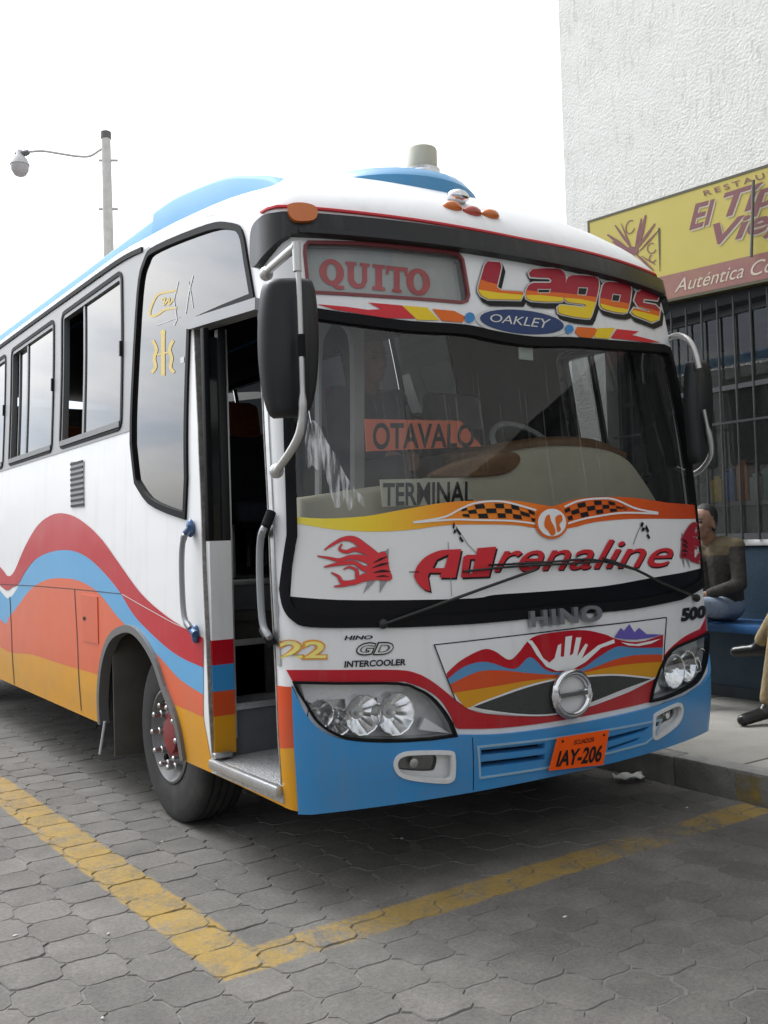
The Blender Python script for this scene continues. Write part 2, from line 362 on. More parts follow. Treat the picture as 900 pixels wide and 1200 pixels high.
def px(pts):                                  # photo pixels -> (s, z) on the bus skin
    p = np.asarray(pts, float); v = np.stack([_GV[np.argmin(((_GP-q)**2).sum(1))] for q in p]); e = 1e-4
    for _ in range(14):
        g0 = proj(Pm(v)); r = g0-p
        a = (proj(P(v[:, 0]+e, v[:, 1]))-g0)/e; b = (proj(P(v[:, 0], v[:, 1]+e))-g0)/e
        det = a[:, 0]*b[:, 1]-a[:, 1]*b[:, 0]; det = np.where(np.abs(det) < 1e-3, 1e-3, det)
        ds = (r[:, 0]*b[:, 1]-r[:, 1]*b[:, 0])/det; dz = (a[:, 0]*r[:, 1]-a[:, 1]*r[:, 0])/det
        v = v-np.clip(np.stack([ds, dz], 1), -.1, .1)
    return v
def skin(name, add, parent, m, sub=(), clip=(), off=.003, thick=.0, step=.07, inner=None, grid=None, pix=True):
    f = (lambda q: px(q)) if pix else (lambda q: np.asarray(q, float))
    v, t = region([f(a) for a in add], [f(a) for a in sub], [f(a) for a in clip], step, grid)
    return shell(name, v, t, Pm, Nm, m, parent, off, thick, inner)
def skin_text(name, s, quad, parent, m, off=.004, bold=.02, shear=0, space=1.0, thick=0):
    v, t = text2d(s, bold, shear, space); w = px(bil(quad, v)); return shell(name, w, t, Pm, Nm, m, parent, off, thick)
def unmirror(p): return [(BW-s, z) for s, z in p]
# ================================================================== SETTING: ground, pavers, kerb, sidewalk
def ground_mats():
    m = mat('joint_sand', (.14, .134, .124), .95, var=.35, vscale=14, bump=.3, bscale=120, dirt=.85, dirtc=(.05, .048, .044), dscale=1.3)
    # paver concrete with the worn yellow bay lines painted across it
    p = bpy.data.materials.new('paver_concrete'); p.use_nodes = True; nt = p.node_tree; L = nt.links.new; N = nt.nodes.new; b = nt.nodes['Principled BSDF']
    g = N('ShaderNodeNewGeometry'); oi = N('ShaderNodeObjectInfo'); sx = N('ShaderNodeSeparateXYZ'); L(g.outputs['Position'], sx.inputs[0])
    def math_(op, a, c=None, clamp=False):
        n = N('ShaderNodeMath'); n.operation = op; n.use_clamp = clamp
        for i, q in enumerate((a, c)):
            if q is None: continue
            if isinstance(q, (int, float)): n.inputs[i].default_value = q
            else: L(q, n.inputs[i])
        return n.outputs[0]
    def noise(s, d=8, r=.6):
        n = N('ShaderNodeTexNoise'); n.inputs['Scale'].default_value = s; n.inputs['Detail'].default_value = d; n.inputs['Roughness'].default_value = r; L(g.outputs['Position'], n.inputs['Vector']); return n.outputs['Fac']
    def rng_(x, a, c, d, e):
        n = N('ShaderNodeMapRange'); L(x, n.inputs[0])
        for i, q in enumerate((a, c, d, e)): n.inputs[i+1].default_value = q
        return n.outputs[0]
    big, mid, fine, spk = noise(.9), noise(6), noise(60), noise(230, 3)
    # base grey
    at = N('ShaderNodeAttribute'); at.attribute_name = 'tone'
    tone = math_('ADD', rng_(oi.outputs['Random'], 0, 1, .88, 1.12), at.outputs['Fac'])
    val = math_('MULTIPLY', tone, rng_(big, .3, .7, .78, 1.18)); val = math_('MULTIPLY', val, rng_(mid, .3, .7, .82, 1.16)); val = math_('MULTIPLY', val, rng_(fine, .3, .7, .8, 1.2)); val = math_('MULTIPLY', val, rng_(spk, .3, .7, .78, 1.22))
    base = N('ShaderNodeMix'); base.data_type = 'RGBA'; base.blend_type = 'MULTIPLY'; base.inputs[0].default_value = 1; base.inputs[6].default_value = (.122, .116, .106, 1); L(val, base.inputs[7])
    X, Y = sx.outputs[0], sx.outputs[1]
    wob = rng_(noise(7, 4), 0, 1, -.02, .02)
    # line along the bus: x = -.40 - .022 (y + .25)
    d1 = math_('ABSOLUTE', math_('ADD', math_('ADD', X, math_('MULTIPLY', Y, .022)), .408)); d1 = math_('ADD', d1, wob)
    l1 = rng_(d1, .098, .112, 1, 0); l1 = math_('MULTIPLY', l1, rng_(Y, -.36, -.345, 0, 1))
    # line across the nose of the bay
    d2 = math_('ABSOLUTE', math_('ADD', math_('SUBTRACT', Y, math_('MULTIPLY', X, .012)), .243)); d2 = math_('ADD', d2, wob)
    l2 = rng_(d2, .088, .104, 1, 0); l2 = math_('MULTIPLY', l2, rng_(X, -.46, -.44, 0, 1)); l2 = math_('MULTIPLY', l2, rng_(X, 2.62, 2.66, 1, 0))
    wear2 = math_('ADD', rng_(X, 1.4, 1.75, 0, .11), rng_(X, 2.05, 2.3, 0, -.11))
    wear2 = math_('ADD', wear2, math_('MULTIPLY', rng_(X, -.32, -.2, 0, 1), rng_(X, .0, .25, .05, 0)))
    nn = math_('ADD', math_('MULTIPLY', noise(5, 9, .7), .55), math_('MULTIPLY', noise(38, 6, .7), .45))
    k1 = math_('MULTIPLY', l1, rng_(nn, .40, .53, .22, .95)); k2 = math_('MULTIPLY', l2, rng_(math_('SUBTRACT', nn, wear2), .37, .51, .0, .92))
    k = math_('MAXIMUM', k1, k2, True)
    yel = N('ShaderNodeMix'); yel.data_type = 'RGBA'; yel.blend_type = 'MULTIPLY'; yel.inputs[0].default_value = 1; yel.inputs[6].default_value = (.285, .19, .05, 1); L(rng_(math_('ADD', math_('MULTIPLY', mid, .5), math_('MULTIPLY', fine, .5)), .3, .7, .72, 1.18), yel.inputs[7])
    mx = N('ShaderNodeMix'); mx.data_type = 'RGBA'; L(k, mx.inputs[0]); L(base.outputs[2], mx.inputs[6]); L(yel.outputs[2], mx.inputs[7])
    # oily dark stains and pale scuffs
    st = rng_(noise(2.3, 6), .62, .74, 0, .45)
    m3 = N('ShaderNodeMix'); m3.data_type = 'RGBA'; L(st, m3.inputs[0]); L(mx.outputs[2], m3.inputs[6]); m3.inputs[7].default_value = (.085, .08, .075, 1)
    L(m3.outputs[2], b.inputs['Base Color']); b.inputs['Roughness'].default_value = .88; b.inputs['Specular IOR Level'].default_value = .35
    bp = N('ShaderNodeBump'); bp.inputs['Strength'].default_value = .55; bp.inputs['Distance'].default_value = .006
    L(math_('ADD', math_('MULTIPLY', fine, .6), math_('MULTIPLY', spk, .5)), bp.inputs['Height']); L(bp.outputs[0], b.inputs['Normal'])
    return m, p
SAND, PAVM = ground_mats()
gm = MB(); gm.add([(-250, -250, -.030), (250, -250, -.030), (250, 350, -.030), (-250, 350, -.030)], [(0, 1, 2, 3)])
tag(gm.build('ground', mat('far_paving', (.15, .145, .138), .9, var=.3, vscale=3, bump=.3), smooth=False), kind='structure')
pv = MB(); pv.add([(-7, -9, -.0045), (-.5, -9, -.0043), (.7, -9, -.0028), (2.70, -9, -.0025), (2.70, 14, -.0025), (.7, 14, -.0028), (-.5, 14, -.0043), (-7, 14, -.0045)], [(0, 1, 6, 7), (1, 2, 5, 6), (2, 3, 4, 5)])
pave = tag(pv.build('pavement', SAND, smooth=False), kind='structure')
SD = .1317; FL = .114
def paver_outline(g):
    def seg(a, b, amp, n=4):
        a, b = np.array(a), np.array(b); d = b-a; nrm = np.array([-d[1], d[0]]); nrm /= np.hypot(*nrm)
        return [a+d*k/n+nrm*amp*math.sin(2*math.pi*k/n)*(1 if n > 1 else 0) for k in range(n)]
    A = (SD, 0); B = (SD/2, FL); C = (-SD/2, FL); D = (-SD, 0); E_ = (-SD/2, -FL); F_ = (SD/2, -FL)
    s1 = seg(A, B, .013); s4 = [q-np.array([1.5*SD, FL]) for q in seg(A, B, .013)+[np.array(B)]][::-1][:-1]   # E..D side reuses A..B
    s3 = seg(C, D, -.013); s6 = [q+np.array([1.5*SD, -FL]) for q in seg(C, D, -.013)+[np.array(D)]][::-1][:-1]
    top = seg(B, C, .004, 4); bot = seg(E_, F_, -.004, 4)
    ring = s1+top+s3+s4+bot+s6
    return np.array(ring)*(1-g)
def paver_mesh(outset=.022, inset=.055):
    o = paver_outline(outset); i = paver_outline(inset); n = len(o)
    V = [(x, y, 0) for x, y in i]+[(x, y, -.005) for x, y in o]
    F = [tuple(range(n))]+[(k, n+k, n+(k+1) % n, (k+1) % n) for k in range(n)]
    return V, F
PV, PF = paver_mesh()
spots = []
for i in range(-34, 16):
    for j in range(-40, 60):
        x = -.42+i*1.5*SD; y = j*2*FL+(FL if i % 2 else 0)+.02
        if x > 2.66-.10 or y < -2.9 or y > 12 or x < -6.5: continue
        q = proj((x, y, 0)); dpt = (np.array((x, y, 0))-CC)@CFW
        vis = dpt > .6 and -60 < q[0] < 960 and q[1] < 1260
        spots.append((dpt if vis else 99+dpt, x, y, vis))
spots.sort()
pme = bpy.data.meshes.new('paver'); pme.from_pydata(PV, [], PF); pme.update(); pme.materials.append(PAVM)
big = MB(); tones = []
for n_, (d, x, y, vis) in enumerate(spots):
    rz = random.choice((0, math.pi))+random.gauss(0, .012); tx, ty, dz = random.gauss(0, .005), random.gauss(0, .005), random.uniform(-.002, .002)
    if n_ < 300:
        o = bpy.data.objects.new('paver', pme); col.objects.link(o); o.parent = pave; o.location = (x, y, dz); o.rotation_euler = (tx, ty, rz)
    else:
        Mx = Matrix.Translation((x, y, dz)) @ Matrix.Rotation(rz, 4, 'Z') @ Matrix.Rotation(tx, 4, 'X') @ Matrix.Rotation(ty, 4, 'Y')
        big.add([Mx @ Vector(v) for v in PV], PF); tones += [random.uniform(-.10, .10)]*len(PV)
bo = big.build('paver_field', PAVM, pave, smooth=False); bo['kind'] = 'stuff'
at = bo.data.attributes.new('tone', 'FLOAT', 'POINT'); at.data.foreach_set('value', tones)
CONC = mat('kerb_concrete', (.20, .195, .18), .9, var=.25, vscale=9, bump=.5, bscale=60, dirt=.6, dirtc=(.09, .085, .075), dscale=2.5)
CONC2 = mat('sidewalk_concrete', (.25, .24, .215), .88, var=.18, vscale=4, bump=.35, bscale=80, dirt=.5, dirtc=(.12, .11, .1), dscale=2)
kerb = tag(MB().box((2.67, -12, -.02), (2.79, 20, .12)).build('kerb', CONC, smooth=False), kind='structure')
KY = mat('kerb_yellow_paint', (.33, .23, .05), .85, var=.3, vscale=12, dirt=.95, dirtc=(.17, .16, .14), dscale=5)
y = -11.98
while y < 19:
    MB().box((2.66, y+.006, -.015), (2.80, y+.944, .165+random.uniform(-.003, .003)), .012).build('kerb_stone', CONC, kerb); y += .95
MB().add([(2.657, -.62, .0), (2.657, -.05, .0), (2.657, -.05, .15), (2.657, -.62, .15)], [(0, 1, 2, 3)]).build('kerb_paint', KY, kerb, smooth=False)
_n = KY.node_tree; _t = _n.nodes.new('ShaderNodeTexNoise'); _t.inputs['Scale'].default_value = 7; _t.inputs['Detail'].default_value = 8; _g = _n.nodes.new('ShaderNodeNewGeometry'); _n.links.new(_g.outputs['Position'], _t.inputs['Vector'])
_m = _n.nodes.new('ShaderNodeMapRange'); _m.inputs[1].default_value = .46; _m.inputs[2].default_value = .64; _m.inputs[3].default_value = 0; _m.inputs[4].default_value = .75; _n.links.new(_t.outputs['Fac'], _m.inputs[0]); _n.links.new(_m.outputs[0], _n.nodes['Principled BSDF'].inputs['Alpha'])
sw = tag(MB().box((2.81, -12, -.02), (9, 20, .14)).build('sidewalk', CONC2, smooth=False), kind='structure')
for k in range(-8, 12):
    MB().box((2.806, k*1.5+.01, .13), (4.745, k*1.5+1.49, .162), .006).build('slab', CONC2, sw)

# ================================================================== restaurant building
WX = 4.75
STUC = mat('white_stucco', (.70, .69, .65), .95, var=.06, vscale=2.5, bump=.7, bscale=45, dirt=.35, dirtc=(.42, .41, .37), dscale=9)
_nt = STUC.node_tree
for n in _nt.nodes:
    if n.type == 'BUMP': n.inputs['Distance'].default_value = .016
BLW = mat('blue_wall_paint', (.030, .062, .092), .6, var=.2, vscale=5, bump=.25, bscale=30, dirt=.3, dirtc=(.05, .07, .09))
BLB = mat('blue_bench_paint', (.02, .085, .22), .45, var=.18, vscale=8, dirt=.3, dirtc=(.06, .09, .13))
_L = _nt.links.new; _g = _nt.nodes.new('ShaderNodeNewGeometry'); _mp = _nt.nodes.new('ShaderNodeMapping'); _mp.inputs['Scale'].default_value = (26, 26, 5); _L(_g.outputs['Position'], _mp.inputs[0])
_n1 = _nt.nodes.new('ShaderNodeTexNoise'); _n1.inputs['Scale'].default_value = 1; _n1.inputs['Detail'].default_value = 4; _L(_mp.outputs[0], _n1.inputs['Vector'])
_mr = _nt.nodes.new('ShaderNodeMapRange'); _mr.inputs[1].default_value = .58; _mr.inputs[2].default_value = .74; _mr.inputs[3].default_value = 0; _mr.inputs[4].default_value = .45; _L(_n1.outputs['Fac'], _mr.inputs[0])
_b = _nt.nodes['Principled BSDF']; _cur = _b.inputs['Base Color'].links[0].from_socket; _mx = _nt.nodes.new('ShaderNodeMix'); _mx.data_type = 'RGBA'; _L(_mr.outputs[0], _mx.inputs[0]); _L(_cur, _mx.inputs[6]); _mx.inputs[7].default_value = (.40, .40, .36, 1); _L(_mx.outputs[2], _b.inputs['Base Color'])
bld = tag(empty('restaurant_building', (WX, -4.5, .16)), 'white stuccoed restaurant building with blue lower wall and barred windows', 'building')
MB().box((WX, -14, 3.42), (12, 3.14, 11.5)).build('upper_wall', STUC, bld, smooth=False)
MB().box((WX, -14, .1), (5.2, 3.14, 1.33)).build('lower_wall', BLW, bld, smooth=False)
MB().box((WX+.002, 2.72, 1.33), (5.2, 3.14, 3.42)).build('end_pier', STUC, bld, smooth=False)
MB().box((5.2, 2.96, .1), (12, 3.14, 3.42)).build('end_wall', STUC, bld, smooth=False)
MB().box((WX-.02, -14, 1.332), (5.0, 2.718, 1.378), .006).build('window_sill', mat('sill_paint', (.5, .5, .48), .7, var=.2), bld)
MB().box((WX+.03, -14, 3.26), (5.05, 2.718, 3.418)).build('window_lintel', mat('dark_lintel', (.03, .03, .032), .7), bld, smooth=False)
DK = mat('shop_dark_wall', (.075, .07, .062), .9, var=.3)
MB().box((5.2, -14, .1), (8.2, 2.955, .14)).box((8.2, -14, .1), (8.3, 2.955, 3.42)).box((5.06, -14, 3.30), (8.2, 2.955, 3.41)).build('shop_interior', DK, bld, smooth=False)
FRM = mat('window_frame_paint', (.10, .10, .105), .5, .3)
for k, y1 in enumerate(np.arange(2.71, -13, -1.6)):
    w = MB().box((4.93, y1-1.59, 1.38), (4.98, y1, 1.43)).box((4.93, y1-1.59, 3.21), (4.98, y1, 3.258)).box((4.93, y1-.05, 1.43), (4.98, y1, 3.21)).box((4.93, y1-1.59, 1.43), (4.98, y1-1.54, 3.21)).box((4.93, y1-1.54, 2.60), (4.98, y1-.05, 2.64)).build('window', FRM, bld, smooth=False)
    MB().add([(4.955, y1-1.54, 1.43), (4.955, y1-.05, 1.43), (4.955, y1-.05, 2.60), (4.955, y1-1.54, 2.60)], [(0, 3, 2, 1)]).build('pane', GSH, w, smooth=False)
    MB().add([(4.955, y1-1.54, 2.64), (4.955, y1-.05, 2.64), (4.955, y1-.05, 3.21), (4.955, y1-1.54, 3.21)], [(0, 3, 2, 1)]).build('pane', GSH, w, smooth=False)
BAR = mat('bar_paint', (.045, .046, .048), .5, .4, dirt=.4)
for k in range(26):
    yy = 2.55-k*.152
    MB().tube([(4.725, yy, 1.379), (4.725, yy, 3.30)], .0095, 8).build('bar', BAR, bld)
MB().box((4.715, -1.4, 2.30), (4.735, 2.62, 2.318)).build('bar_rail', BAR, bld, smooth=False)
# bench against the wall
bn = tag(empty('bench', (4.55, -1, .16)), 'long blue painted masonry bench along the restaurant wall', 'bench')
MB().box((4.60, -9, .163), (4.748, 2.6, .70)).build('base', BLW, bn, smooth=False)
MB().box((4.27, -9, .70), (4.747, 2.6, .765), .012).build('seat', BLB, bn)
MB().box((4.585, -9, .163), (4.598, 2.6, .25)).build('plinth', mat('plinth_paint', (.05, .06, .07), .8, var=.3), bn, smooth=False)
# goods behind the window
shf = tag(MB().box((5.25, .6, 1.66), (5.6, 2.4, 1.70)).box((5.25, .62, .141), (5.6, .66, 1.66)).box((5.25, 2.32, .141), (5.6, 2.38, 1.66)).build('display_counter', mat('counter', (.12, .11, .1), .7), smooth=False), 'dark display counter behind the barred window', 'counter')
gc = [((.40, .26, .03), 'yellow'), ((.04, .08, .2), 'blue'), ((.26, .09, .03), 'orange'), ((.2, .2, .18), 'grey'), ((.05, .13, .08), 'green')]
for k in range(5):
    c, nm = gc[k]; yy = 2.0-k*.13; h = .2+.06*((k*7) % 3)
    o = MB().box((5.3, yy-.055, 1.701), (5.4, yy+.055, 1.70+h), .008).box((5.315, yy-.035, 1.70+h), (5.385, yy+.035, 1.73+h), .006).build('snack_packet', mat('packet_'+nm, c, .4, var=.3, vscale=25))
    tag(o, f'small {nm} packet on the counter behind the barred window', 'packet')

# ------------------------------------------------------------------ restaurant sign, laid out on the plane just off the wall
SX = 4.66
def sp(pts): return [tuple(U(x, y, 0, SX)[1:]) for x, y in pts]       # photo pixel -> (y, z) on the sign plane
def sgn(name, add, parent, m, off=0, sub=(), thick=0, pix=True, step=.3):
    f = sp if pix else (lambda q: q)
    v, t = region([f(a) for a in add], [f(a) for a in sub], (), step, (np.array([]), np.array([])))
    mf = lambda w: np.stack([np.full(len(w), SX), w[:, 0], w[:, 1]], 1); nf = lambda w: np.tile((-1., 0, 0), (len(w), 1))
    v2 = v*[-1, 1]; t2 = t[:, ::-1]           # outward is -X, so mirror the winding
    mf2 = lambda w: mf(w*[-1, 1])
    return shell(name, v2, t2, mf2, nf, m, parent, off, thick)
def sgn_text(name, s, quad, parent, m, off, bold=.0, shear=0, space=1):
    v, t = text2d(s, bold, shear, space); w = np.array(sp([tuple(q) for q in bil(quad, v)]))
    Vv = np.stack([np.full(len(w), SX-off), w[:, 0], w[:, 1]], 1)
    return MB().add(Vv, t).build(name, m, parent, smooth=False)
tl = np.array(sp([(688.5, 259)])[0]); tr = np.array(sp([(900, 192.5)])[0]); b0 = np.array(sp([(775, 355.5)])[0]); b1 = np.array(sp([(900, 329.5)])[0])
ex = (tr-tl)/(tl[0]-tr[0]); bx = (b1-b0)/(b0[0]-b1[0])
LEN = 4.3
TR_ = tl+ex*LEN; BL_ = b0-bx*(tl[0]-b0[0]); BR_ = b0+bx*(b0[0]-TR_[0])
BL_[0] = tl[0]; sign_poly = [tuple(tl), tuple(TR_), tuple(BR_), tuple(BL_)]
SY = mat('sign_yellow', (.44, .36, .062), .5, var=.05, vscale=2, dirt=.2, dirtc=(.40, .34, .14)); SM = mat('sign_maroon', (.17, .055, .06), .6); SE = mat('sign_edge', (.06, .055, .03), .6)
SPK = mat('sign_pink_band', (.23, .095, .08), .6, var=.15, vscale=1.2, dirt=.4, dirtc=(.42, .30, .12)); SW = mat('sign_pale', (.50, .43, .33), .6)
sg = tag(empty('restaurant_sign', (SX, float(tl[0])-2, 3.4)), 'yellow restaurant sign board with maroon lettering fixed to the stucco wall', 'sign')
sgn('panel', [sign_poly], sg, SY, 0, thick=.08, pix=False)
fr_ = np.array(sign_poly); fin = offset(fr_, -.02)
sgn('frame', [sign_poly], sg, SE, .004, sub=[fin], thick=.085, pix=False)
# lower band: maroon strip parallel to the lower edge
h = .20; band = [(BL_[0]-.02-.6, BL_[1]+bx[1]*.6+.022+h), (TR_[0]+.02, BR_[1]+h+.022), (BR_[0]+.02, BR_[1]+.022), (BL_[0]-.02-.6, BL_[1]+bx[1]*.6+.022)]
sgn('lower_band', [band], sg, SPK, .003, pix=False)
K8 = (680, 180, 900/220)
sgn_text('heading_lettering', 'RESTAURANTE', [(824, 224), (962, 182), (964, 189), (826, 230)], sg, SM, .005, .005, 0, 1.35)
for nm, dx, m, of in (('lettering_shadow', 1.6, SW, .004), ('lettering', 0, SM, .006)):
    sgn_text('name_'+nm, 'El', [(808+dx, 241+dx), (838+dx, 233+dx), (838+dx, 261+dx), (808+dx, 270+dx)], sg, m, of, .022, .3)
    sgn_text('name_'+nm, 'Típico', [(848+dx, 227+dx), (975+dx, 186+dx), (975+dx, 230+dx), (848+dx, 264+dx)], sg, m, of, .022, .3)
    sgn_text('name_'+nm, 'Viejo', [(836+dx, 263+dx), (945+dx, 230+dx), (945+dx, 268+dx), (836+dx, 296+dx)], sg, m, of, .022, .3)
sgn_text('slogan_lettering', 'Auténtica', [(791, 328), (872, 308.5), (872, 325), (791, 343)], sg, SW, .005, .0, .35)
sgn_text('slogan_lettering', 'Comida', [(880, 307), (955, 289), (955, 307), (880, 324)], sg, SW, .005, .0, .35)
# plant emblem: a fan of strokes
fan = []
cx, cy = 740, 297
for (x0, y0, x1, y1, w) in ((745, 290, 752, 256, 3), (741, 292, 721, 264, 3), (738, 293, 712, 275, 4), (747, 291, 768, 262, 3), (750, 294, 772, 270, 2.2), (735, 294, 718, 283, 3), (746, 298, 766, 317, 3), (742, 299, 762, 322, 2.4), (740, 290, 728, 262, 1.6), (752, 300, 768, 310, 1.6), (748, 290, 757, 252, 4)):
    p = np.array([(x0, y0), ((x0+x1)/2, (y0+y1)/2), (x1, y1)]); fan.append(stroke(p, [w*.5, w*1.1, w*.5]))
fan.append(ell(741, 294, 8, 5)); fan.append(stroke(cat(ell(739, 266, 5, 8, .3, 9)[:8]), 1.2)); fan.append(stroke(cat(ell(764, 291, 5, 6, .3, 9)[:8]), 1.2)); fan.append(stroke(cat(ell(765, 303, 4, 4, .3, 9)[:7]), 1.2))
sgn('plant_emblem', fan, sg, SM, .004)
sgn('emblem_line', [stroke([(772.6, 267), (773, 290), (773.6, 318)], [2.4, 1.8, .6])], sg, SE, .004)
cq = U(883, 211, 0, SX-.05); cq2 = U(880.5, 301, 0, SX-.05)
MB().tube([cq, (cq+cq2)/2, cq2], .012, 8).build('conduit', mat('conduit_grey', (.12, .12, .11), .6, .4), sg)

# ------------------------------------------------------------------ street lamp far behind the bus
LD = 22.0
pt = UD(124.2, 160, LD); pb = np.array([pt[0], pt[1], -.02])
lp = tag(empty('street_lamp', tuple(pb)), 'tall pale concrete street lamp with one curved arm behind the bus', 'street lamp')
PC = mat('pole_concrete', (.66, .65, .62), .85, var=.15); LM = mat('lamp_metal', (.55, .54, .54), .6)
MB().tube([pb, pb*.5+pt*.5*np.array([1, 1, 1]), pt], [.15, .13, .10], 14).build('pole', PC, lp)
MB().lathe([(-.06, .09), (-.05, .115), (.10, .115), (.13, .06)], pt, (0, 0, 1), 14).build('cap', mat('lamp_cap', (.16, .15, .15), .6, .3), lp)
arm = [UD(x, y, LD) for x, y in cat([(124, 171), (117, 176), (105, 183), (90, 183), (70, 180), (50, 177), (34, 178)], n=4)]
MB().tube(arm, .028, 8).build('arm', LM, lp)
hd = UD(23, 182, LD)
MB().tube([UD(34, 178, LD), UD(30, 179.5, LD), UD(18, 181, LD)], [.05, .07, .05], 8).build('bracket', mat('lamp_cap'), lp)
hh = MB().lathe([(.30, .05), (.18, .09), (.10, .16), (.0, .2), (-.04, .215)], hd-np.array([0, 0, .18]), (0, 0, 1), 16).build('lamp_housing', LM, lp)
MB().lathe([(-.045, .2), (-.16, .19), (-.27, .12), (-.3, .05)], hd-np.array([0, 0, .18]), (0, 0, 1), 16).build('globe', mat('globe_glass', (.5, .47, .48), .25), lp)
for zz in (188, 245):
    c0 = UD(125, zz, LD); MB().tube([c0-CRT*.17, c0+CRT*.25], .03, 8).build('pole_band', LM, lp)

# small litter on the paving
pp = U(737, 915, 2, 0)
pl = MB(); gx = np.linspace(-1, 1, 7)
V = [(pp[0]+.10*(a*.83+b*.35), pp[1]+.045*(b-.9*a), .012+.018*abs(math.sin(3*a+2*b))+.01*b*b) for b in gx[::2] for a in gx]
pl.add(V, [(i*7+j, i*7+j+1, i*7+j+8, i*7+j+7) for i in range(3) for j in range(6)])
o = pl.build('paper_scrap', mat('white_paper', (.62, .62, .6), .7), smooth=True); sm_ = o.modifiers.new('s', 'SOLIDIFY'); sm_.thickness = .003
tag(o, 'crumpled white paper scrap on the paving in front of the bus', 'litter')
CHIP = mat('pale_chip', (.5, .5, .48), .8)
for k, (x, y) in enumerate([(662, 1075), (471, 983), (127, 1095), (120, 1194), (30, 903), (69, 872), (18, 1097), (805, 947), (190, 987)]):
    q = U(x, y, 2, 0); o = MB().ball((q[0], q[1], .003), (.006+.006*random.random(), .006, .0035), 6, 4).build('pebble', CHIP)
    tag(o, 'tiny pale stone chip lying on the grey pavers', 'pebble', 'stone chips on the pavers')
# ================================================================== BUS
bus = tag(empty('bus', (HC, 4.4, 0)), 'white parked bus with red blue orange and yellow wave stripes and open front door', 'bus')
R1 = lambda p: Z(340, 270, 3.75, p); R2 = lambda p: Z(540, 290, 3.6, p); R3 = lambda p: Z(340, 560, 900/260, p); R4 = lambda p: Z(580, 560, 900/260, p)
R5 = lambda p: Z(480, 700, 2.8125, p); R6 = lambda p: Z(310, 730, 3.6, p); R8 = lambda p: Z(560, 700, 900/340, p); RS = lambda p: Z(0, 560, 900/340, p); RA = lambda p: Z(110, 720, 3.75, p)
REAR = -8.6
def ztop(s):
    s = np.where(s > HC, BW-s, s)
    return np.interp(s, [-9, -4.8, -1.9, -1.2, -.75, -.45, -.2, -.05, 3], [3.27, 3.27, 3.235, 3.17, 3.10, 3.03, 2.95, 2.90, 2.885])
def ztops(s):
    k = np.linspace(-.12, .12, 7); return sum(ztop(np.asarray(s)+q) for q in k)/7
# openings ---------------------------------------------------------------
ws_bot = [(329, 690), (333, 712), (343, 727), (363, 735), (433, 735.5), (480, 735), (569, 730), (658, 721), (736, 714.5), (797, 703)]
ws_top = [(776, 404), (707, 398.5), (665, 395.5), (623, 395), (582, 389), (543, 381), (481, 377), (425, 370), (371, 362)]
wsl = px(cat(ws_bot, n=4)); wst = px(cat(ws_top, n=4))
W_OUT = np.concatenate([wsl, [(BW-.10, 1.145), (BW-.03, 1.165), (BW-.005, 1.21), (BW-.01, 1.6), (BW-.03, 2.0), (BW-.06, 2.4), (BW-.09, 2.49)], wst, px([(345, 358)]), [(.045, 2.46), (.025, 2.3), (.02, 1.9), (.016, 1.5)]])
W_IN = offset(W_OUT, -.045)
DOOR = px([(228, 385), (303, 362), (309, 480), (316, 620), (322, 750), (331.5, 932), (290, 912), (250, 893), (243, 760), (238, 640), (233, 500)])
QG = px(cat([(155, 520), (156, 470), (163, 345), (171, 306), (185, 290), (245, 266), (270, 264), (284, 272), (291, 308), (297, 343)], n=4)+[(298, 349), (262, 363), (232, 376), (223, 384), (221, 440), (220, 560), (218, 606)]+cat([(200, 600), (176, 588), (160, 565)], n=3))
QG_IN = offset(QG, -.022)
WIN = []
for k in range(6):
    a = -1.88-k*1.43; b = a-1.26
    def rr(a, b, z0, z1, r=.07):
        o = []
        for cx, cz, t0 in ((b+r, z0+r, math.pi), (a-r, z0+r, 1.5*math.pi), (a-r, z1-r, 0), (b+r, z1-r, .5*math.pi)):
            o += [(cx+r*math.cos(t0+t), cz+r*math.sin(t0+t)) for t in np.linspace(0, math.pi/2, 5)]
        return np.array(o)
    if b > REAR: WIN.append(rr(a, b, 2.145, 3.12))
LWIN = [np.array(unmirror(w)) for w in WIN]+[np.array(unmirror(rr(-.26, -.88, 1.74, 2.62)))]
ARCH = px(cat(RA([(36, 500), (30, 350), (45, 200), (80, 100), (130, 60), (180, 60), (230, 110), (280, 200), (320, 320), (370, 450), (400, 600), (410, 700)]), n=4))
ARCH = np.concatenate([ARCH, [(ARCH[-1][0], .2), (ARCH[0][0], .2)]])
ARCH2 = np.array([(-7.1+.66*math.cos(t), .46+.60*math.sin(t)) for t in np.linspace(0, math.pi, 22)]+[(-7.76, .2), (-6.44, .2)])
HLL = px(cat(R6([(125, 248), (300, 252), (560, 253), (640, 275), (700, 310), (750, 365), (785, 420)]), n=3)+R6([(805, 475)])+cat(R6([(700, 490), (560, 497), (420, 495), (340, 485), (270, 455), (215, 410), (175, 345), (140, 285)]), n=3))
HLR = np.array(unmirror(HLL))[::-1]
FGL = px(cat(R6([(537, 600), (547, 562), (580, 541), (640, 535), (770, 535), (795, 556), (795, 640), (780, 665), (740, 672), (620, 660), (560, 640)]), True, 3)); FGR = np.array(unmirror(FGL))
DEST = px(R1([(64, 100), (66, 70), (80, 54), (300, 58), (700, 98), (740, 108), (757, 130), (783, 285), (775, 310), (750, 317), (400, 290), (100, 272), (80, 262)]))
SL = [px(R5(q)) for q in ([(228, 499), (440, 476), (440, 498), (228, 520)], [(228, 538), (440, 512), (440, 534), (228, 560)], [(640, 458), (785, 422), (765, 440), (640, 478)], [(645, 492), (752, 458), (738, 472), (645, 506)])]
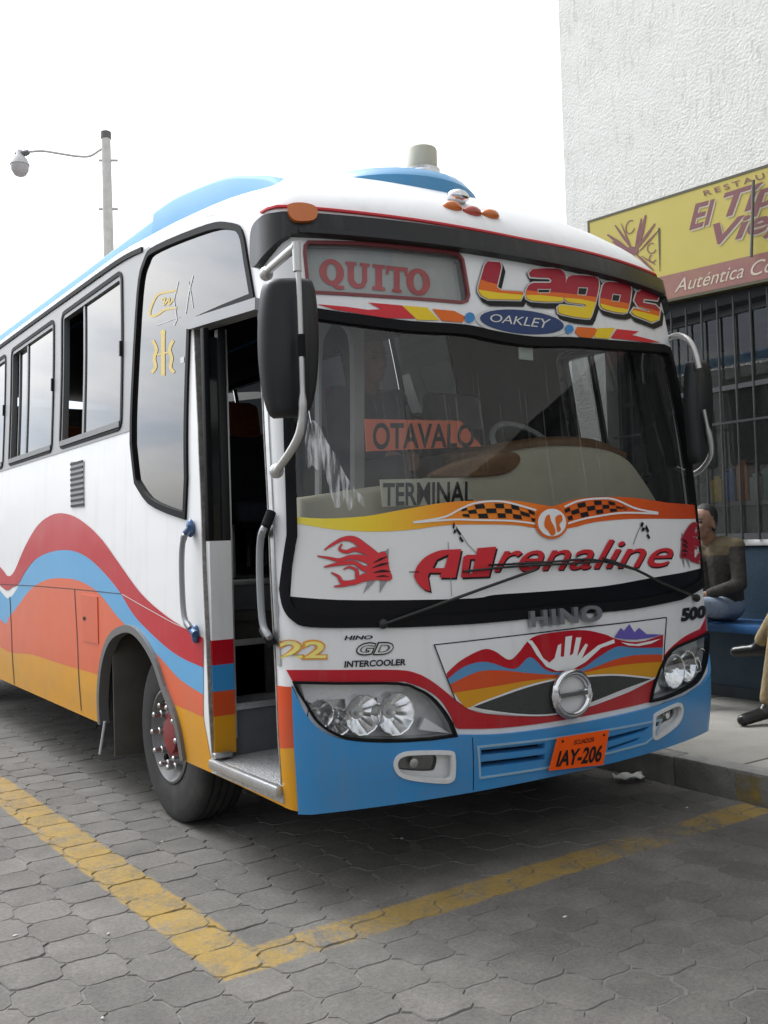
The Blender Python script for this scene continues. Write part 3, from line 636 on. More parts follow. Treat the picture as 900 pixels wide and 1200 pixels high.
ss = np.concatenate([np.arange(REAR, -.3, .3), np.arange(-.3, 0, .06), np.arange(0, BW, .08), np.arange(BW, BW+.3, .06), np.arange(BW+.3, BW-REAR, .3), [BW-REAR]])
zb = np.interp(ss, [-9, -5, -.6, -.08, .05, BW-.05, BW+.08, BW+.6, BW+9], [.425, .415, .395, .385, .375, .375, .385, .395, .42])
BODY = np.concatenate([np.stack([ss, zb], 1), np.stack([ss, ztops(ss)], 1)[::-1]])
gx = np.concatenate([np.arange(REAR+.1, -.25, .3), np.arange(-.2, .2, .025), np.arange(.2, BW-.2, .09), np.arange(BW-.2, BW+.2, .025), np.arange(BW+.25, BW-REAR, .3)]); gz = np.arange(.43, 3.2, .09)
holes = [W_OUT, DOOR, QG, ARCH, ARCH2, np.array(unmirror(ARCH)), np.array(unmirror(ARCH2)), HLL, HLR, FGL, FGR, DEST]+SL+WIN+LWIN
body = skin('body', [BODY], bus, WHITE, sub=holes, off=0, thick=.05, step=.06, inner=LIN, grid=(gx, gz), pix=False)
# rear wall
rp = P(np.array([REAR, BW-REAR]), np.array([1.0, 1.0]))
MB().box((.06, rp[0][1]-.02, .42), (BW-.06, rp[0][1]+.03, 3.2), .03).build('rear_panel', WHITE, bus)
# roof: rings closing from the top edge to the ridge
sr_ = np.concatenate([np.arange(REAR, -.6, .2), np.arange(-.6, 0, .04), np.arange(0, BW+.001, .05), np.arange(BW+.04, BW+.6, .04), np.arange(BW+.6, BW-REAR+.01, .2)])
base = P(sr_, ztops(sr_)); vv = np.concatenate([[0, .004, .012, .025, .045, .07], np.linspace(.1, 1, 16)]); ZC = 3.40; Y1 = 1.5; rings = []
for v in vv:
    q = base.copy(); q[:, 0] = HC+(base[:, 0]-HC)*(1-v); q[:, 1] = np.where(base[:, 1] < Y1, base[:, 1]+(Y1-base[:, 1])*v, base[:, 1])
    q[:, 2] = base[:, 2]+(ZC-base[:, 2])*(1-(1-v)**2.6)**(1/1.42); rings.append(q)
m_ = len(sr_); RV = np.concatenate(rings); RF = [(i*m_+k, i*m_+k+1, (i+1)*m_+k+1, (i+1)*m_+k) for i in range(len(vv)-1) for k in range(m_-1)]
roof = MB().add(RV, RF).build('roof', WHITE, bus, angle=60)
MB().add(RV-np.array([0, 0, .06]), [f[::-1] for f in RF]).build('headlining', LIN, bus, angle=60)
from mathutils.bvhtree import BVHTree
RT = BVHTree.FromPolygons([tuple(q) for q in RV], RF)
def on_roof(x, y):
    d = Vector(ray(x, y)).normalized(); h = RT.ray_cast(Vector(CC), d); return (np.array(h[0]), np.array(h[1])) if h[0] else (None, None)
# black brow over the windscreen
BR = np.array([(-.15, 2.68), (-.165, 2.78), (-.14, 2.86), (-.06, 2.885), (.1, 2.888), (HC, 2.888), (BW-.1, 2.888), (BW+.06, 2.885), (BW+.14, 2.86), (BW+.165, 2.78), (BW+.15, 2.68), (BW+.04, 2.71), (BW-.06, 2.778), (BW-.2, 2.79), (HC, 2.79), (.2, 2.79), (.06, 2.778), (-.04, 2.71)])
BR = BR-np.array([0, .012])
brow = skin('brow', [cat(BR, True, 4)], bus, BLACKP, off=.036, thick=.045, step=.06, pix=False)
skin('brow_lip', [np.concatenate([np.stack([np.linspace(.1, BW-.1, 40), np.full(40, 2.778)], 1), np.stack([np.linspace(BW-.1, .1, 40), np.full(40, 2.797)], 1)])], brow, DARKPL, off=.048, thick=.02, step=.08, pix=False)
skin('brow_piping', [np.concatenate([np.stack([np.linspace(-.1, BW+.1, 50), 2.895+.016*np.minimum(1, np.abs(np.linspace(-.1, BW+.1, 50)-HC)/HC)], 1), np.stack([np.linspace(BW+.1, -.1, 50), 2.905+.016*np.minimum(1, np.abs(np.linspace(BW+.1, -.1, 50)-HC)/HC)], 1)])], brow, VR, off=.012, thick=.015, step=.06, pix=False)
AMB = mat('amber_lens', (.55, .14, .015), .2, coat=.6); ORL = mat('red_amber_lens', (.4, .06, .03), .2, coat=.6)
skin('marker_lamp', [cat([(337, 247), (352, 245), (366, 249), (369, 257), (364, 265), (345, 266), (338, 259)], True, 3)], bus, AMB, off=.055, thick=.03)
for k, (x, y) in enumerate(((530, 243), (553, 249), (574, 252.5))):
    h, n = on_roof(x, y)
    if h is not None: MB().ball(h, (.055, .035, .03), 14, 8).build('roof_marker_lamp', (ORL if k == 1 else AMB), bus)
# roof fairings along both edges
fy = [5.885, 4.0, 1.972, 1.626, 1.052, .758, .534, .40]; fzt = [3.50, 3.475, 3.437, 3.42, 3.334, 3.25, 3.165, 3.08]
fz0 = [3.30, 3.30, 3.28, 3.24, 3.12, 3.06, 3.0, 2.98]
ct = cat(list(zip(fy, fzt))[2:], n=5); cb = [(y_, float(np.interp(-y_, [-q for q in fy], fz0))) for y_, _ in ct]
def fair(mir, name, top, bot, w0, w1):
    b = MB(); n = len(top); V = []
    for (y_, z_), (_, zb_) in zip(top, bot):
        for xx, zq in ((w0+.02, zb_), (w0+.03, z_-.03), (w0+.05, z_-.008), (w0+.09, z_), (w1-.05, z_+.005), (w1, z_-.03), (w1+.03, zb_)):
            V.append((BW-xx if mir else xx, y_, zq))
    F = []
    for i in range(n-1):
        for k in range(6):
            q = (i*7+k, i*7+k+1, (i+1)*7+k+1, (i+1)*7+k); F.append(q if not mir else q[::-1])
    F += [tuple(range(7)) if mir else tuple(range(7))[::-1], tuple((n-1)*7+k for k in range(7))[::-1 if mir else 1]]
    return b.add(V, F).build(name, SKYBLUE, bus, angle=45)
for mir in (0, 1):
    fair(mir, 'roof_fairing', ct, cb, .19, .55)
    fair(mir, 'roof_rail', [(8.0, 3.475), (5.885, 3.455), (4.0, 3.43), (2.0, 3.405)], [(8.0, 3.28), (5.885, 3.28), (4.0, 3.28), (2.0, 3.26)], .20, .50)
# roof pod and beacon
hp = [UD(*q, 5.2) for q in ((480, 222),)]
pc = np.array([1.14, .92, 3.23])
MB().lathe([(-.2, .50), (.05, .50), (.10, .46), (.135, .34), (.155, .2), (.16, .02)], pc, (0, 0, 1), 40).build('roof_pod', paint('pod_blue', (.07, .27, .5)), bus)
bc = U(495, 210, 1, .86); bz = bc[2]
bea = MB().lathe([(-.03, .105), (.02, .105), (.03, .098), (.045, .10)], bc, (0, 0, 1), 28).build('beacon', CHROME, bus)
MB().lathe([(.046, .085), (.155, .085), (.165, .08), (.168, .02)], bc, (0, 0, 1), 28).build('beacon_core', mat('cream_core', (.55, .5, .38), .5), bea)
MB().lathe([(.045, .10), (.165, .10), (.178, .093), (.181, .02)], bc, (0, 0, 1), 28).build('beacon_cover', GC, bea)
hb, _ = on_roof(537, 238)
MB().ball(hb+[0, 0, .03], (.06, .045, .035), 12, 8).build('roof_horn', CHROME, bus)

# ---------------------------------------------------------------- windscreen
gask = skin('windshield_gasket', [W_OUT], bus, RUB, sub=[W_IN], off=.012, thick=.05, step=.05, pix=False)
wsg = skin('windshield', [offset(W_OUT, -.03)], bus, GW, off=-.008, step=.07, pix=False)
def glass_d(name, add, m, off=.0, parent=None, **k): return skin(name, add, parent or wsg, m, off=-.006+off, **k)
low = px(cat(Z(0, 0, 1, [(340, 699), (398, 703), (484, 703), (557, 701), (580, 697), (638, 693), (707, 687), (765, 677), (800, 671)]), n=3))
mask = np.concatenate([low, [(BW-.05, float(low[-1][1])+.012)], [(BW-.02, 1.15), (BW-.2, 1.12)], [(BW/2, 1.10), (.2, 1.10), (.03, 1.12)]])
skin('lower_mask', [mask], wsg, mat('mask_black', (.006, .006, .007), .4, spec=.15), sub=(), clip=[offset(W_OUT, -.03)], off=-.004, pix=False)
wtop = [(347, 613), (369, 617), (398, 621), (441, 623), (484, 620.5), (528, 615), (600, 615), (629, 619), (667, 619), (696, 612), (739, 608), (800, 608)]
wt = px(cat(wtop, n=3)); wr = [(BW-.055, float(wt[-1][1])), (BW-.05, float(low[-1][1])+.012)]
banner = skin('windshield_banner', [np.concatenate([wt, wr, low[::-1]])], wsg, VW, clip=[W_IN], off=-.002, pix=False)
otop = [(340, 605), (380, 607.7), (427, 605), (470, 597.6), (513, 590), (548, 587), (600, 586.6), (632, 591), (645, 593), (652, 592), (675, 585), (701, 582.5), (739, 583), (782, 589)]
ot = px(cat(otop, n=3))
GRAD = bpy.data.materials.new('vinyl_sunset'); GRAD.use_nodes = True
def grad(m, stops, x0, x1, axis=0):
    nt = m.node_tree; L = nt.links.new; b = nt.nodes['Principled BSDF']; b.inputs['Roughness'].default_value = .45
    g = nt.nodes.new('ShaderNodeNewGeometry'); s = nt.nodes.new('ShaderNodeSeparateXYZ'); L(g.outputs['Position'], s.inputs[0])
    r = nt.nodes.new('ShaderNodeMapRange'); r.inputs[1].default_value = x0; r.inputs[2].default_value = x1; L(s.outputs[axis], r.inputs[0])
    c = nt.nodes.new('ShaderNodeValToRGB'); L(r.outputs[0], c.inputs[0]); e = c.color_ramp.elements
    while len(e) < len(stops): e.new(.5)
    for q, (p_, cc) in zip(e, stops): q.position = p_; q.color = (*cc, 1)
    L(c.outputs[0], b.inputs['Base Color'])
grad(GRAD, [(0, (.85, .72, .08)), (.12, (.85, .62, .02)), (.3, (.82, .26, .012)), (.6, (.74, .13, .01)), (1, (.58, .06, .01))], .05, 2.4)
skin('banner_swoosh', [np.concatenate([ot, [(BW-.055, float(ot[-1][1])-.01), (BW-.055, float(wt[-1][1]))], wt[::-1]])], banner, GRAD, clip=[W_IN], off=0., pix=False)
# chequered wings and their white outlines
lt = cat([(540, 597), (558, 591), (585, 590), (605, 592), (626, 600)], n=8); lb = cat([(540, 605), (560, 607.5), (585, 607), (605, 608), (628, 612)], n=8)
rt = cat([(661, 597), (678, 589.5), (700, 586.5), (718, 588), (735, 596)], n=8); rb = cat([(661, 611), (680, 607), (700, 602.5), (718, 600), (735, 597.5)], n=8)
def checks(t, b, nc=9, nr=3):
    t, b = np.array(t), np.array(b); out = []
    ti = lambda q, a: np.array([np.interp(q, np.linspace(0, 1, len(a)), a[:, i]) for i in (0, 1)])
    for i in range(nc):
        for j in range(nr):
            if (i+j) % 2: continue
            u0, u1 = i/nc, (i+1)/nc; f0, f1 = j/nr, (j+1)/nr; sh = lambda u, f: ti(min(1, max(0, u+.04*f)), t)*(1-f)+ti(min(1, max(0, u+.04*f)), b)*f
            out.append([sh(u0, f0), sh(u1, f0), sh(u1, f1), sh(u0, f1)])
    return out
for t_, b_ in ((lt, lb), (rt, rb)):
    skin('banner_checks', [offset(q, -.15) for q in checks(t_, b_)], banner, VK, off=.003)
skin('banner_outline', [stroke(cat([(484, 612), (520, 606), (540, 596), (560, 589), (590, 588), (628, 598)], n=5), [2.2]*26), stroke(cat([(484, 612.5), (530, 609), (560, 609.5), (600, 610.5), (628, 614)], n=5), [2.2]*21)], banner, VW, off=.003)
skin('banner_outline', [stroke(cat([(771, 601), (745, 596), (720, 585.5), (700, 584.3), (678, 587), (661, 594)], n=5), 2.2), stroke(cat([(771, 602), (730, 601), (700, 605), (680, 609), (664, 614)], n=5), 2.2)], banner, VW, off=.003)
skin('banner_badge', [ell(645.5, 612.5, 19.5, 19)], banner, VO, off=.006)
skin('banner_badge_disc', [ell(645.5, 612.5, 16.5, 16.2)], banner, VW, off=.008)
skin('banner_badge_mark', [cat(R4([(200, 160), (215, 150), (222, 175), (235, 200), (240, 225), (225, 235), (210, 215), (195, 195)]), True, 3), cat(R4([(240, 160), (262, 150), (268, 172), (255, 190), (262, 210), (248, 220), (243, 190)]), True, 3)], banner, VO, off=.010)
# flames
FLM = cat([(140, 290), (172, 268), (208, 246), (240, 238), (265, 255), (283, 280), (320, 292), (345, 305), (380, 298), (395, 330), (400, 370), (412, 410), (380, 418), (330, 405), (300, 412), (262, 430), (215, 437), (180, 440), (196, 424), (180, 398), (138, 364), (170, 370), (203, 385), (228, 392), (214, 370), (178, 350), (112, 318), (160, 322), (205, 330), (245, 322), (225, 300), (175, 290)], True, 3)
FW = [cat([(205, 275), (225, 262), (245, 275), (240, 300), (222, 295)], True, 3), cat([(232, 348), (262, 352), (272, 375), (258, 400), (240, 398), (250, 372)], True, 3), cat([(250, 320), (280, 312), (296, 322), (278, 338), (258, 334)], True, 3)]
SPK_ = [[(380, 300), (400, 285), (398, 340)], [(395, 370), (412, 408), (360, 412)], [(320, 405), (295, 470), (345, 418)], [(365, 410), (362, 468), (395, 415)]]
skin('flame_spikes', [R3(q) for q in SPK_], banner, VG, off=.002)
TG = [([(365, 335), (310, 292), (262, 252), (215, 248), (168, 272), (138, 293)], [34, 36, 24, 13, 8, 1]), ([(300, 300), (262, 290), (228, 300), (200, 290), (210, 268)], [16, 16, 12, 8, 2]),
      ([(360, 350), (300, 328), (245, 322), (200, 334), (160, 326), (110, 317)], [36, 26, 15, 13, 8, 1]), ([(355, 372), (300, 368), (262, 345), (225, 345), (180, 352), (136, 362)], [36, 20, 12, 14, 10, 1]),
      ([(360, 392), (310, 398), (275, 405), (268, 375), (240, 362), (215, 372)], [34, 24, 16, 10, 6, 1]), ([(350, 400), (300, 408), (255, 424), (212, 424), (195, 400), (165, 384)], [26, 22, 18, 15, 9, 1]), ([(255, 424), (215, 436), (176, 441)], [14, 9, 1])]
BOD = cat([(318, 300), (345, 310), (382, 300), (394, 330), (400, 370), (411, 408), (380, 416), (335, 404), (322, 370), (312, 335)], True, 3)
SHD = [([(395, 318), (365, 330), (335, 345)], [1, 9, 1]), ([(400, 345), (368, 352), (330, 365)], [1, 10, 1]), ([(405, 380), (370, 378), (335, 385)], [1, 11, 1]), ([(400, 400), (372, 398), (345, 402)], [1, 7, 1])]
def flames(cv, m, mo):
    def T(p, w, k=0): q = np.array(cat(p, n=5)); return stroke(cv([tuple(x) for x in q]), [(max(.4, np.interp(i, np.linspace(0, len(q)-1, len(w)), w))+k)/3.46 for i in range(len(q))])
    skin('flame_outline', [T(p, w, 5) for p, w in TG]+[offset(cv(BOD), .8)], banner, mo, off=.003)
    skin('flame', [T(p, w) for p, w in TG]+[cv(BOD)], banner, m, off=.005)
    for p, w in SHD: skin('flame_shade', [T(p, w)], banner, VK, off=.0075)
flames(R3, flat('flame_red', (.70, .035, .045)), flat('flame_edge', (.42, .16, .16)))
def mir4(L_): return R4([(752+(410-x)*.34, 185+(y-240)*.80) for x, y in L_])
skin('flame_spikes', [mir4(q) for q in SPK_], banner, VG, off=.002)
flames(mir4, VDR, flat('flame_edge'  , (.42, .16, .16)))
# title lettering
A_ = R3(cat([(500, 400), (512, 360), (548, 320), (600, 296), (640, 291)], n=4)+[(692, 289), (668, 405), (604, 405), (610, 385), (562, 385), (556, 400), (566, 460)]+cat([(540, 452), (515, 428), (500, 400)], n=3)[:-1]); AH = R3([(575, 366), (592, 332), (640, 310), (624, 366)])
D_ = R3([(757, 285), (834, 279), (803, 400), (690, 404), (700, 320), (716, 312), (752, 312)]); DH = R3([(728, 330), (748, 330), (735, 388), (718, 388)])
sh = lambda q, d=2.2: [(x+d, y+d) for x, y in q]
tq = [(583, 634), (790, 631.5), (786, 664), (578, 670.5)]
skin('title_shadow', [sh(A_), sh(D_)], banner, VK, sub=[sh(AH), sh(DH)], off=.003)
skin_text('title_shadow', 'renaline', sh(tq, 1.6), banner, VK, .001, .006, .32, 1.0)
skin('title_lettering', [A_, D_], banner, VR, sub=[AH, DH], off=.006)
skin_text('title_lettering', 'renaline', tq, banner, VR, .005, .004, .32, 1.0)
for q in ([(480, 380), (520, 380), (520, 384), (480, 384)], [(800, 350), (900, 346), (900, 354), (800, 358)]): skin('title_bar', [R3(q)], banner, VK, off=.008)
for fx in ([(662, 178), (672, 200), (712, 252), (695, 262), (668, 222), (650, 230)],):
    f = R3(fx); t_ = [f[0], f[1], f[2]]; b_ = [f[5], f[4], f[3]]
    skin('race_flag', checks(t_, b_, 4, 2), banner, VK, off=.004); skin('flag_pole', [stroke(R3([(670, 195), (720, 270), (770, 320)]), 1), stroke(R3([(640, 260), (655, 480)]), .8)], banner, VG, off=.003)
f = R4([(592, 178), (612, 190), (635, 240), (622, 248), (600, 215), (580, 215)])
skin('race_flag', checks([f[0], f[1], f[2]], [f[5], f[4], f[3]], 4, 2), banner, VK, off=.004); skin('flag_pole', [stroke(R4([(600, 180), (580, 215), (560, 270)]), 1)], banner, VG, off=.003)
# scraped white residue and dried runs on the glass
SMR = bpy.data.materials.new('white_residue'); SMR.use_nodes = True
def resid(m, a):
    nt = m.node_tree; b = nt.nodes['Principled BSDF']; b.inputs['Base Color'].default_value = (.75, .76, .77, 1); b.inputs['Roughness'].default_value = .9
    g = nt.nodes.new('ShaderNodeNewGeometry'); mp = nt.nodes.new('ShaderNodeMapping'); mp.inputs['Rotation'].default_value = (0, R(-28), 0); mp.inputs['Scale'].default_value = (70, 70, 4)
    n = nt.nodes.new('ShaderNodeTexNoise'); n.inputs['Scale'].default_value = 1; n.inputs['Detail'].default_value = 7; nt.links.new(g.outputs['Position'], mp.inputs[0]); nt.links.new(mp.outputs[0], n.inputs[0])
    r = nt.nodes.new('ShaderNodeMapRange'); r.inputs[1].default_value = .38; r.inputs[2].default_value = .62; r.inputs[3].default_value = .05; r.inputs[4].default_value = a; nt.links.new(n.outputs[0], r.inputs[0]); nt.links.new(r.outputs[0], b.inputs['Alpha'])
resid(SMR, .9)
R9 = lambda p: Z(340, 360, 900/260, p)
skin('glass_residue', [R9([(75, 455), (100, 460), (125, 490), (150, 545), (185, 600), (225, 680), (265, 740), (300, 770), (308, 820), (290, 800), (265, 775), (255, 810), (240, 825), (222, 770), (205, 810), (185, 815), (165, 760), (150, 700), (130, 650), (110, 660), (90, 640), (75, 655), (62, 610), (60, 540)])], wsg, SMR, off=-.003)
RUN = bpy.data.materials.new('dried_runs'); RUN.use_nodes = True; b = RUN.node_tree.nodes['Principled BSDF']; b.inputs['Base Color'].default_value = (.6, .6, .58, 1); b.inputs['Alpha'].default_value = .11; b.inputs['Roughness'].default_value = .9
runs = []
for k in range(26):
    x = random.uniform(430, 700); y0 = random.uniform(420, 480); L_ = random.uniform(40, 150); w = random.uniform(.5, 1.3)
    runs.append(stroke([(x, y0), (x+.1*L_*.5+random.gauss(0, 1), y0+L_*.5), (x+.12*L_, y0+L_)], [w*.5, w, w*.3]))
for r_ in runs: skin('dried_run', [r_], wsg, RUN, off=-.003+.0002*random.random())
# wipers
WIP = mat('wiper_black', (.012, .012, .013), .5)
def onskin(pts, o): v = px(pts); return Pm(v)+Nm(v)*o
for pts, bl in (([(447, 731), (500, 712), (560, 690), (622, 668)], [(540, 670), (600, 664), (660, 661), (715, 657)]), ([(812, 701), (770, 684), (738, 668), (700, 655)], [(598, 661), (640, 659), (690, 656), (740, 668)])):
    w = MB().tube(onskin(cat(pts, n=3), .035), .007, 6).build('wiper', WIP, bus)
    MB().tube(onskin(cat(bl, n=3), .022), .006, 6).build('wiper_blade', WIP, w)
    q = onskin([pts[0]], .02)[0]; MB().ball(q, .022, 10, 6).build('wiper_pivot', WIP, w)

# ---------------------------------------------------------------- header: destination box, lettering, streaks
dst = skin('destination_box', [offset(DEST, .008)], bus, mat('box_trim', (.18, .03, .035), .4), sub=[offset(DEST, -.006)], off=.006, thick=.02, pix=False)
skin('destination_back', [DEST], dst, mat('destination_panel', (.36, .38, .375), .55, var=.12, dirt=.3), off=-.05, pix=False)
skin('destination_side', [DEST], dst, mat('box_grey', (.12, .125, .125), .6), sub=[offset(DEST, -.004)], off=-.002, thick=.05, pix=False)
def slab(ch):
    s = .17
    if ch == 'I': return [[(.15, 0), (.85, 0), (.85, .12), (.68, .16), (.68, .84), (.85, .88), (.85, 1), (.15, 1), (.15, .88), (.32, .84), (.32, .16), (.15, .12)]], []
    if ch == 'T': return [[(.28, 0), (.72, 0), (.72, .1), (.63, .14), (.63, .84), (.84, .84), (.88, .66), (1, .66), (.98, 1), (.02, 1), (0, .66), (.12, .66), (.16, .84), (.37, .84), (.37, .14), (.28, .1)]], []
    if ch == 'U': return [[(.0, 1), (.0, .88), (.1, .85), (.1, .3), (.2, .08), (.38, -.02), (.62, -.02), (.8, .08), (.9, .3), (.9, .85), (1, .88), (1, 1), (.6, 1), (.6, .88), (.7, .85), (.7, .3), (.62, .17), (.48, .17), (.36, .3), (.36, .85), (.46, .88), (.46, 1)]], []
    o = [ell(.5, .5, .5, .52, n=26)]; h = [ell(.5, .5, .2, .34, n=20)]
    if ch == 'Q': o.append([(.45, .2), (.6, .22), (.8, .0), (1.0, .02), (1.02, -.1), (.8, -.16), (.62, -.1), (.42, .06)])
    return o, h
adds, subs = [], []
qd = [(377, 297), (510, 311.5), (510, 342.5), (377, 327)]
for ch, a, b in (('Q', 0, .225), ('U', .235, .455), ('I', .455, .62), ('T', .60, .80), ('O', .785, 1.0)):
    o, h = slab(ch)
    f = lambda L_: [tuple(q) for q in bil(qd, np.array([(a+(b-a)*x, y) for x, y in L_]))]
    adds.append([f(q) for q in o]); subs.append([f(q) for q in h])
for o, h in zip(adds, subs): skin('destination_letter', o, dst, mat('letter_red', (.40, .02, .03), .55, var=.2, vscale=20), sub=h, off=-.046)
skin('destination_glass', [DEST], dst, glass('box_glass', (.93, .94, .93), .04, .02, .06), off=-.006, pix=False)
LG = {'L': ([(70, 165), (95, 80), (108, 62), (160, 66), (166, 85), (146, 172), (165, 184), (254, 190), (258, 200), (246, 225), (110, 222), (80, 207), (68, 187)], []),
      'a': ([(297, 95), (400, 93), (428, 108), (438, 138), (425, 218), (405, 232), (290, 228), (268, 205), (275, 172), (300, 152), (372, 152), (366, 132), (288, 128)], [[(318, 178), (376, 178), (368, 196), (320, 196)]]),
      'g': ([(440, 142), (465, 120), (558, 126), (576, 147), (572, 192), (545, 288), (520, 302), (420, 285), (404, 270), (414, 246), (508, 256), (514, 243), (442, 233), (428, 206)], [[(490, 170), (532, 172), (523, 206), (485, 203)]]),
      'o': ([(592, 165), (620, 148), (698, 160), (713, 183), (700, 260), (680, 280), (605, 266), (580, 243)], [[(634, 198), (670, 202), (662, 233), (628, 230)]]),
      's': ([(735, 192), (760, 180), (815, 190), (829, 208), (822, 226), (766, 219), (762, 235), (815, 245), (833, 264), (828, 306), (800, 318), (725, 290), (711, 276), (724, 258), (788, 275), (793, 268), (742, 252), (725, 226)], [])}
YC = R2([(40, 178), (150, 195), (260, 205), (330, 205), (420, 215), (500, 222), (560, 235), (640, 255), (720, 268), (850, 300), (850, 360), (40, 300)])
OC = R2([(40, 125), (110, 150), (200, 172), (300, 188), (420, 195), (560, 212), (700, 240), (850, 280), (850, 360), (40, 300)])
for k, (a, h) in LG.items():
    a = cat(R2(a), True, 2) if k in 'ago' else R2(a); h = [R2(q) for q in h]
    g = skin('name_letter', [a], bus, VDR, sub=h, off=.010)
    skin('letter_outline', [offset(a, 1.5)], g, VS, sub=[offset(q, -1.0) for q in h], off=.0085)
    hull = [(x+4.5*t, y+6.5*t) for t in (0, .33, .66, 1) for x, y in ()] or None
    skin('letter_shadow', [[(x+d*3.4, y+d*5.6) for x, y in offset(a, 1.8)] for d in (0, .34, .67, 1)], g, VK, sub=(), off=.0065)
    skin('letter_fade', [a], g, VO, sub=h, clip=[OC], off=.0115)
    skin('letter_base', [a], g, VY, sub=h, clip=[YC], off=.013)
ov = R2(ell(258, 318, 200, 62, .10))
bd = skin('sponsor_oval', [ov], bus, VS, off=.005); skin('oval_field', [R2(ell(254, 316, 178, 50, .10))], bd, VN, off=.007)
skin_text('sponsor_lettering', 'OAKLEY', R2([(118, 282), (375, 305), (368, 345), (120, 315)]), bd, VS, .009, .0, .2, .95)
for q in (R1(ell(785, 385, 22, 22)), R2(ell(452, 346, 19, 18))): skin('streak_dot', [q], bd, VB, off=.0095)
skin('streak_left', [R1([(115, 325), (250, 337), (340, 350), (400, 347), (340, 318), (490, 331), (548, 389), (420, 386), (330, 372), (200, 350)])], bus, VR, off=.004)
skin('streak_left_yellow', [R1([(490, 331), (600, 340), (655, 396), (558, 395)])], bus, VY, off=.004)
skin('streak_left_orange', [R1([(622, 346), (720, 355), (768, 380), (755, 406), (665, 398)])], bus, VO, off=.004)
skin('streak_right', [R2([(655, 345), (750, 355), (720, 370), (842, 402), (780, 401), (630, 383)])], bus, VR, off=.004)
skin('streak_right_yellow', [R2([(572, 342), (648, 340), (622, 386), (560, 381)])], bus, VY, off=.004)
skin('streak_right_orange', [R2([(488, 336), (560, 340), (576, 347), (552, 383), (500, 379), (478, 358)])], bus, VO, off=.004)

# ---------------------------------------------------------------- lower front
rtop = cat([(336, 785), (393, 785), (465, 785), (488, 789), (504, 797), (520, 809), (533, 820)], n=4)+cat([(538.7, 823), (549, 831), (571, 836.5), (615, 839.5), (651, 837), (693, 827), (736, 811), (764, 796), (773, 786), (776, 772), (785, 760), (802, 746), (820, 737)], n=4)
rbot = cat([(816, 750), (803, 757), (787, 771), (778, 790), (775, 806), (774, 819)], n=3)+cat([(729, 830), (658, 844), (587, 853), (537, 854)], n=3)
hlt = cat(R6([(805, 440), (780, 385), (740, 325), (680, 281), (600, 251), (560, 248), (300, 248), (118, 244)]), n=3)
RB = np.concatenate([px(rtop), [(BW-.01, 1.005), (BW+.05, .985), (BW+.05, .925)], px(rbot+hlt)])
skin('red_band', [RB], bus, RED, sub=[HLL, HLR], off=.004, thick=.004, pix=False)
btop = px(R6([(118, 262)])); hl_low = [tuple(q) for q in HLL if q[1] < .875 and q[0] < .69]
BL1 = px(cat([(537, 860.5), (587, 859.5), (658, 850.5), (729, 836.5), (774, 825)], n=4))
hlb = cat(R6([(130, 290), (165, 368), (213, 433), (290, 478), (380, 496), (500, 503), (640, 498), (800, 480)]), n=3)
hr = px(R8([(577, 325), (640, 303), (690, 268)]))
right_up = [(BW-.02, .70), (BW+.01, .80), (BW+.05, .90)]
bb = np.stack([np.linspace(BW+.55, .012, 60), np.interp(np.linspace(BW+.55, .012, 60), [.0, .05, BW-.05, BW+.08, BW+.6], [.372, .368, .368, .372, .38])], 1)
BUMP = np.concatenate([[(.012, .885)], px([(343, 803.5)]), px(hlb), BL1, hr, right_up, [(BW+.55, .86)], bb])
bump = skin('bumper', [BUMP], bus, BLUE, sub=[HLL, HLR, FGL, FGR]+SL, off=.016, thick=.02, step=.06, pix=False)
skin('bumper_seam', [stroke(R6([(868, 480), (872, 560), (872, 700)]), .9)], bump, VK, off=.0175)
gr = R5([(215, 487), (460, 460), (640, 432), (822, 398), (800, 455), (770, 480), (640, 515), (440, 562), (222, 595)])
grp = px(gr); skin('grille_outline', [grp], bump, paint('outline_pale_blue', (.30, .48, .62)), sub=[offset(grp, -.009)], off=.021, thick=.006, pix=False)
for q in SL: skin('grille_slot', [offset(q, .004)], bump, mat('slot_black', (.008, .008, .009), .8), off=-.04, pix=False)
for q in SL: skin('grille_slot_wall', [q], bump, BLUE, sub=[offset(q, -.003)], off=.014, thick=.05, pix=False)
# fog lamps
for F_, lens in ((FGL, px(cat(R6([(562, 592), (575, 566), (610, 556), (725, 556), (728, 615), (700, 630), (600, 626), (568, 615)]), True, 3))), (FGR, None)):
    if lens is None: lens = np.array(unmirror(lens0))
    else: lens0 = lens
    bz_ = skin('fog_lamp_bezel', [F_], bump, WHITE, sub=[offset(F_, -.018)], off=.022, thick=.02, pix=False)
    skin('fog_lamp_dish', [F_], bump, WHITE, sub=[lens], off=-.02, pix=False)
    skin('fog_lamp_wall', [F_], bump, WHITE, sub=[offset(F_, -.006)], off=.016, thick=.045, pix=False)
    fl = skin('fog_lamp', [offset(lens, .01)], bump, mat('fog_reflector', (.25, .25, .24), .25, .8), off=-.035, pix=False)
    skin('fog_lens', [lens], fl, GC, off=-.012, pix=False)
    c_ = np.array([lens[:, 0].mean(), lens[:, 1].mean()])[None]; o_ = Pm(c_)[0]; n_ = Nm(c_)[0]
    MB().lathe([(-.03, .012), (-.01, .02), (-.008, .004)], o_, n_, 14).build('fog_bulb', CHROME, fl)
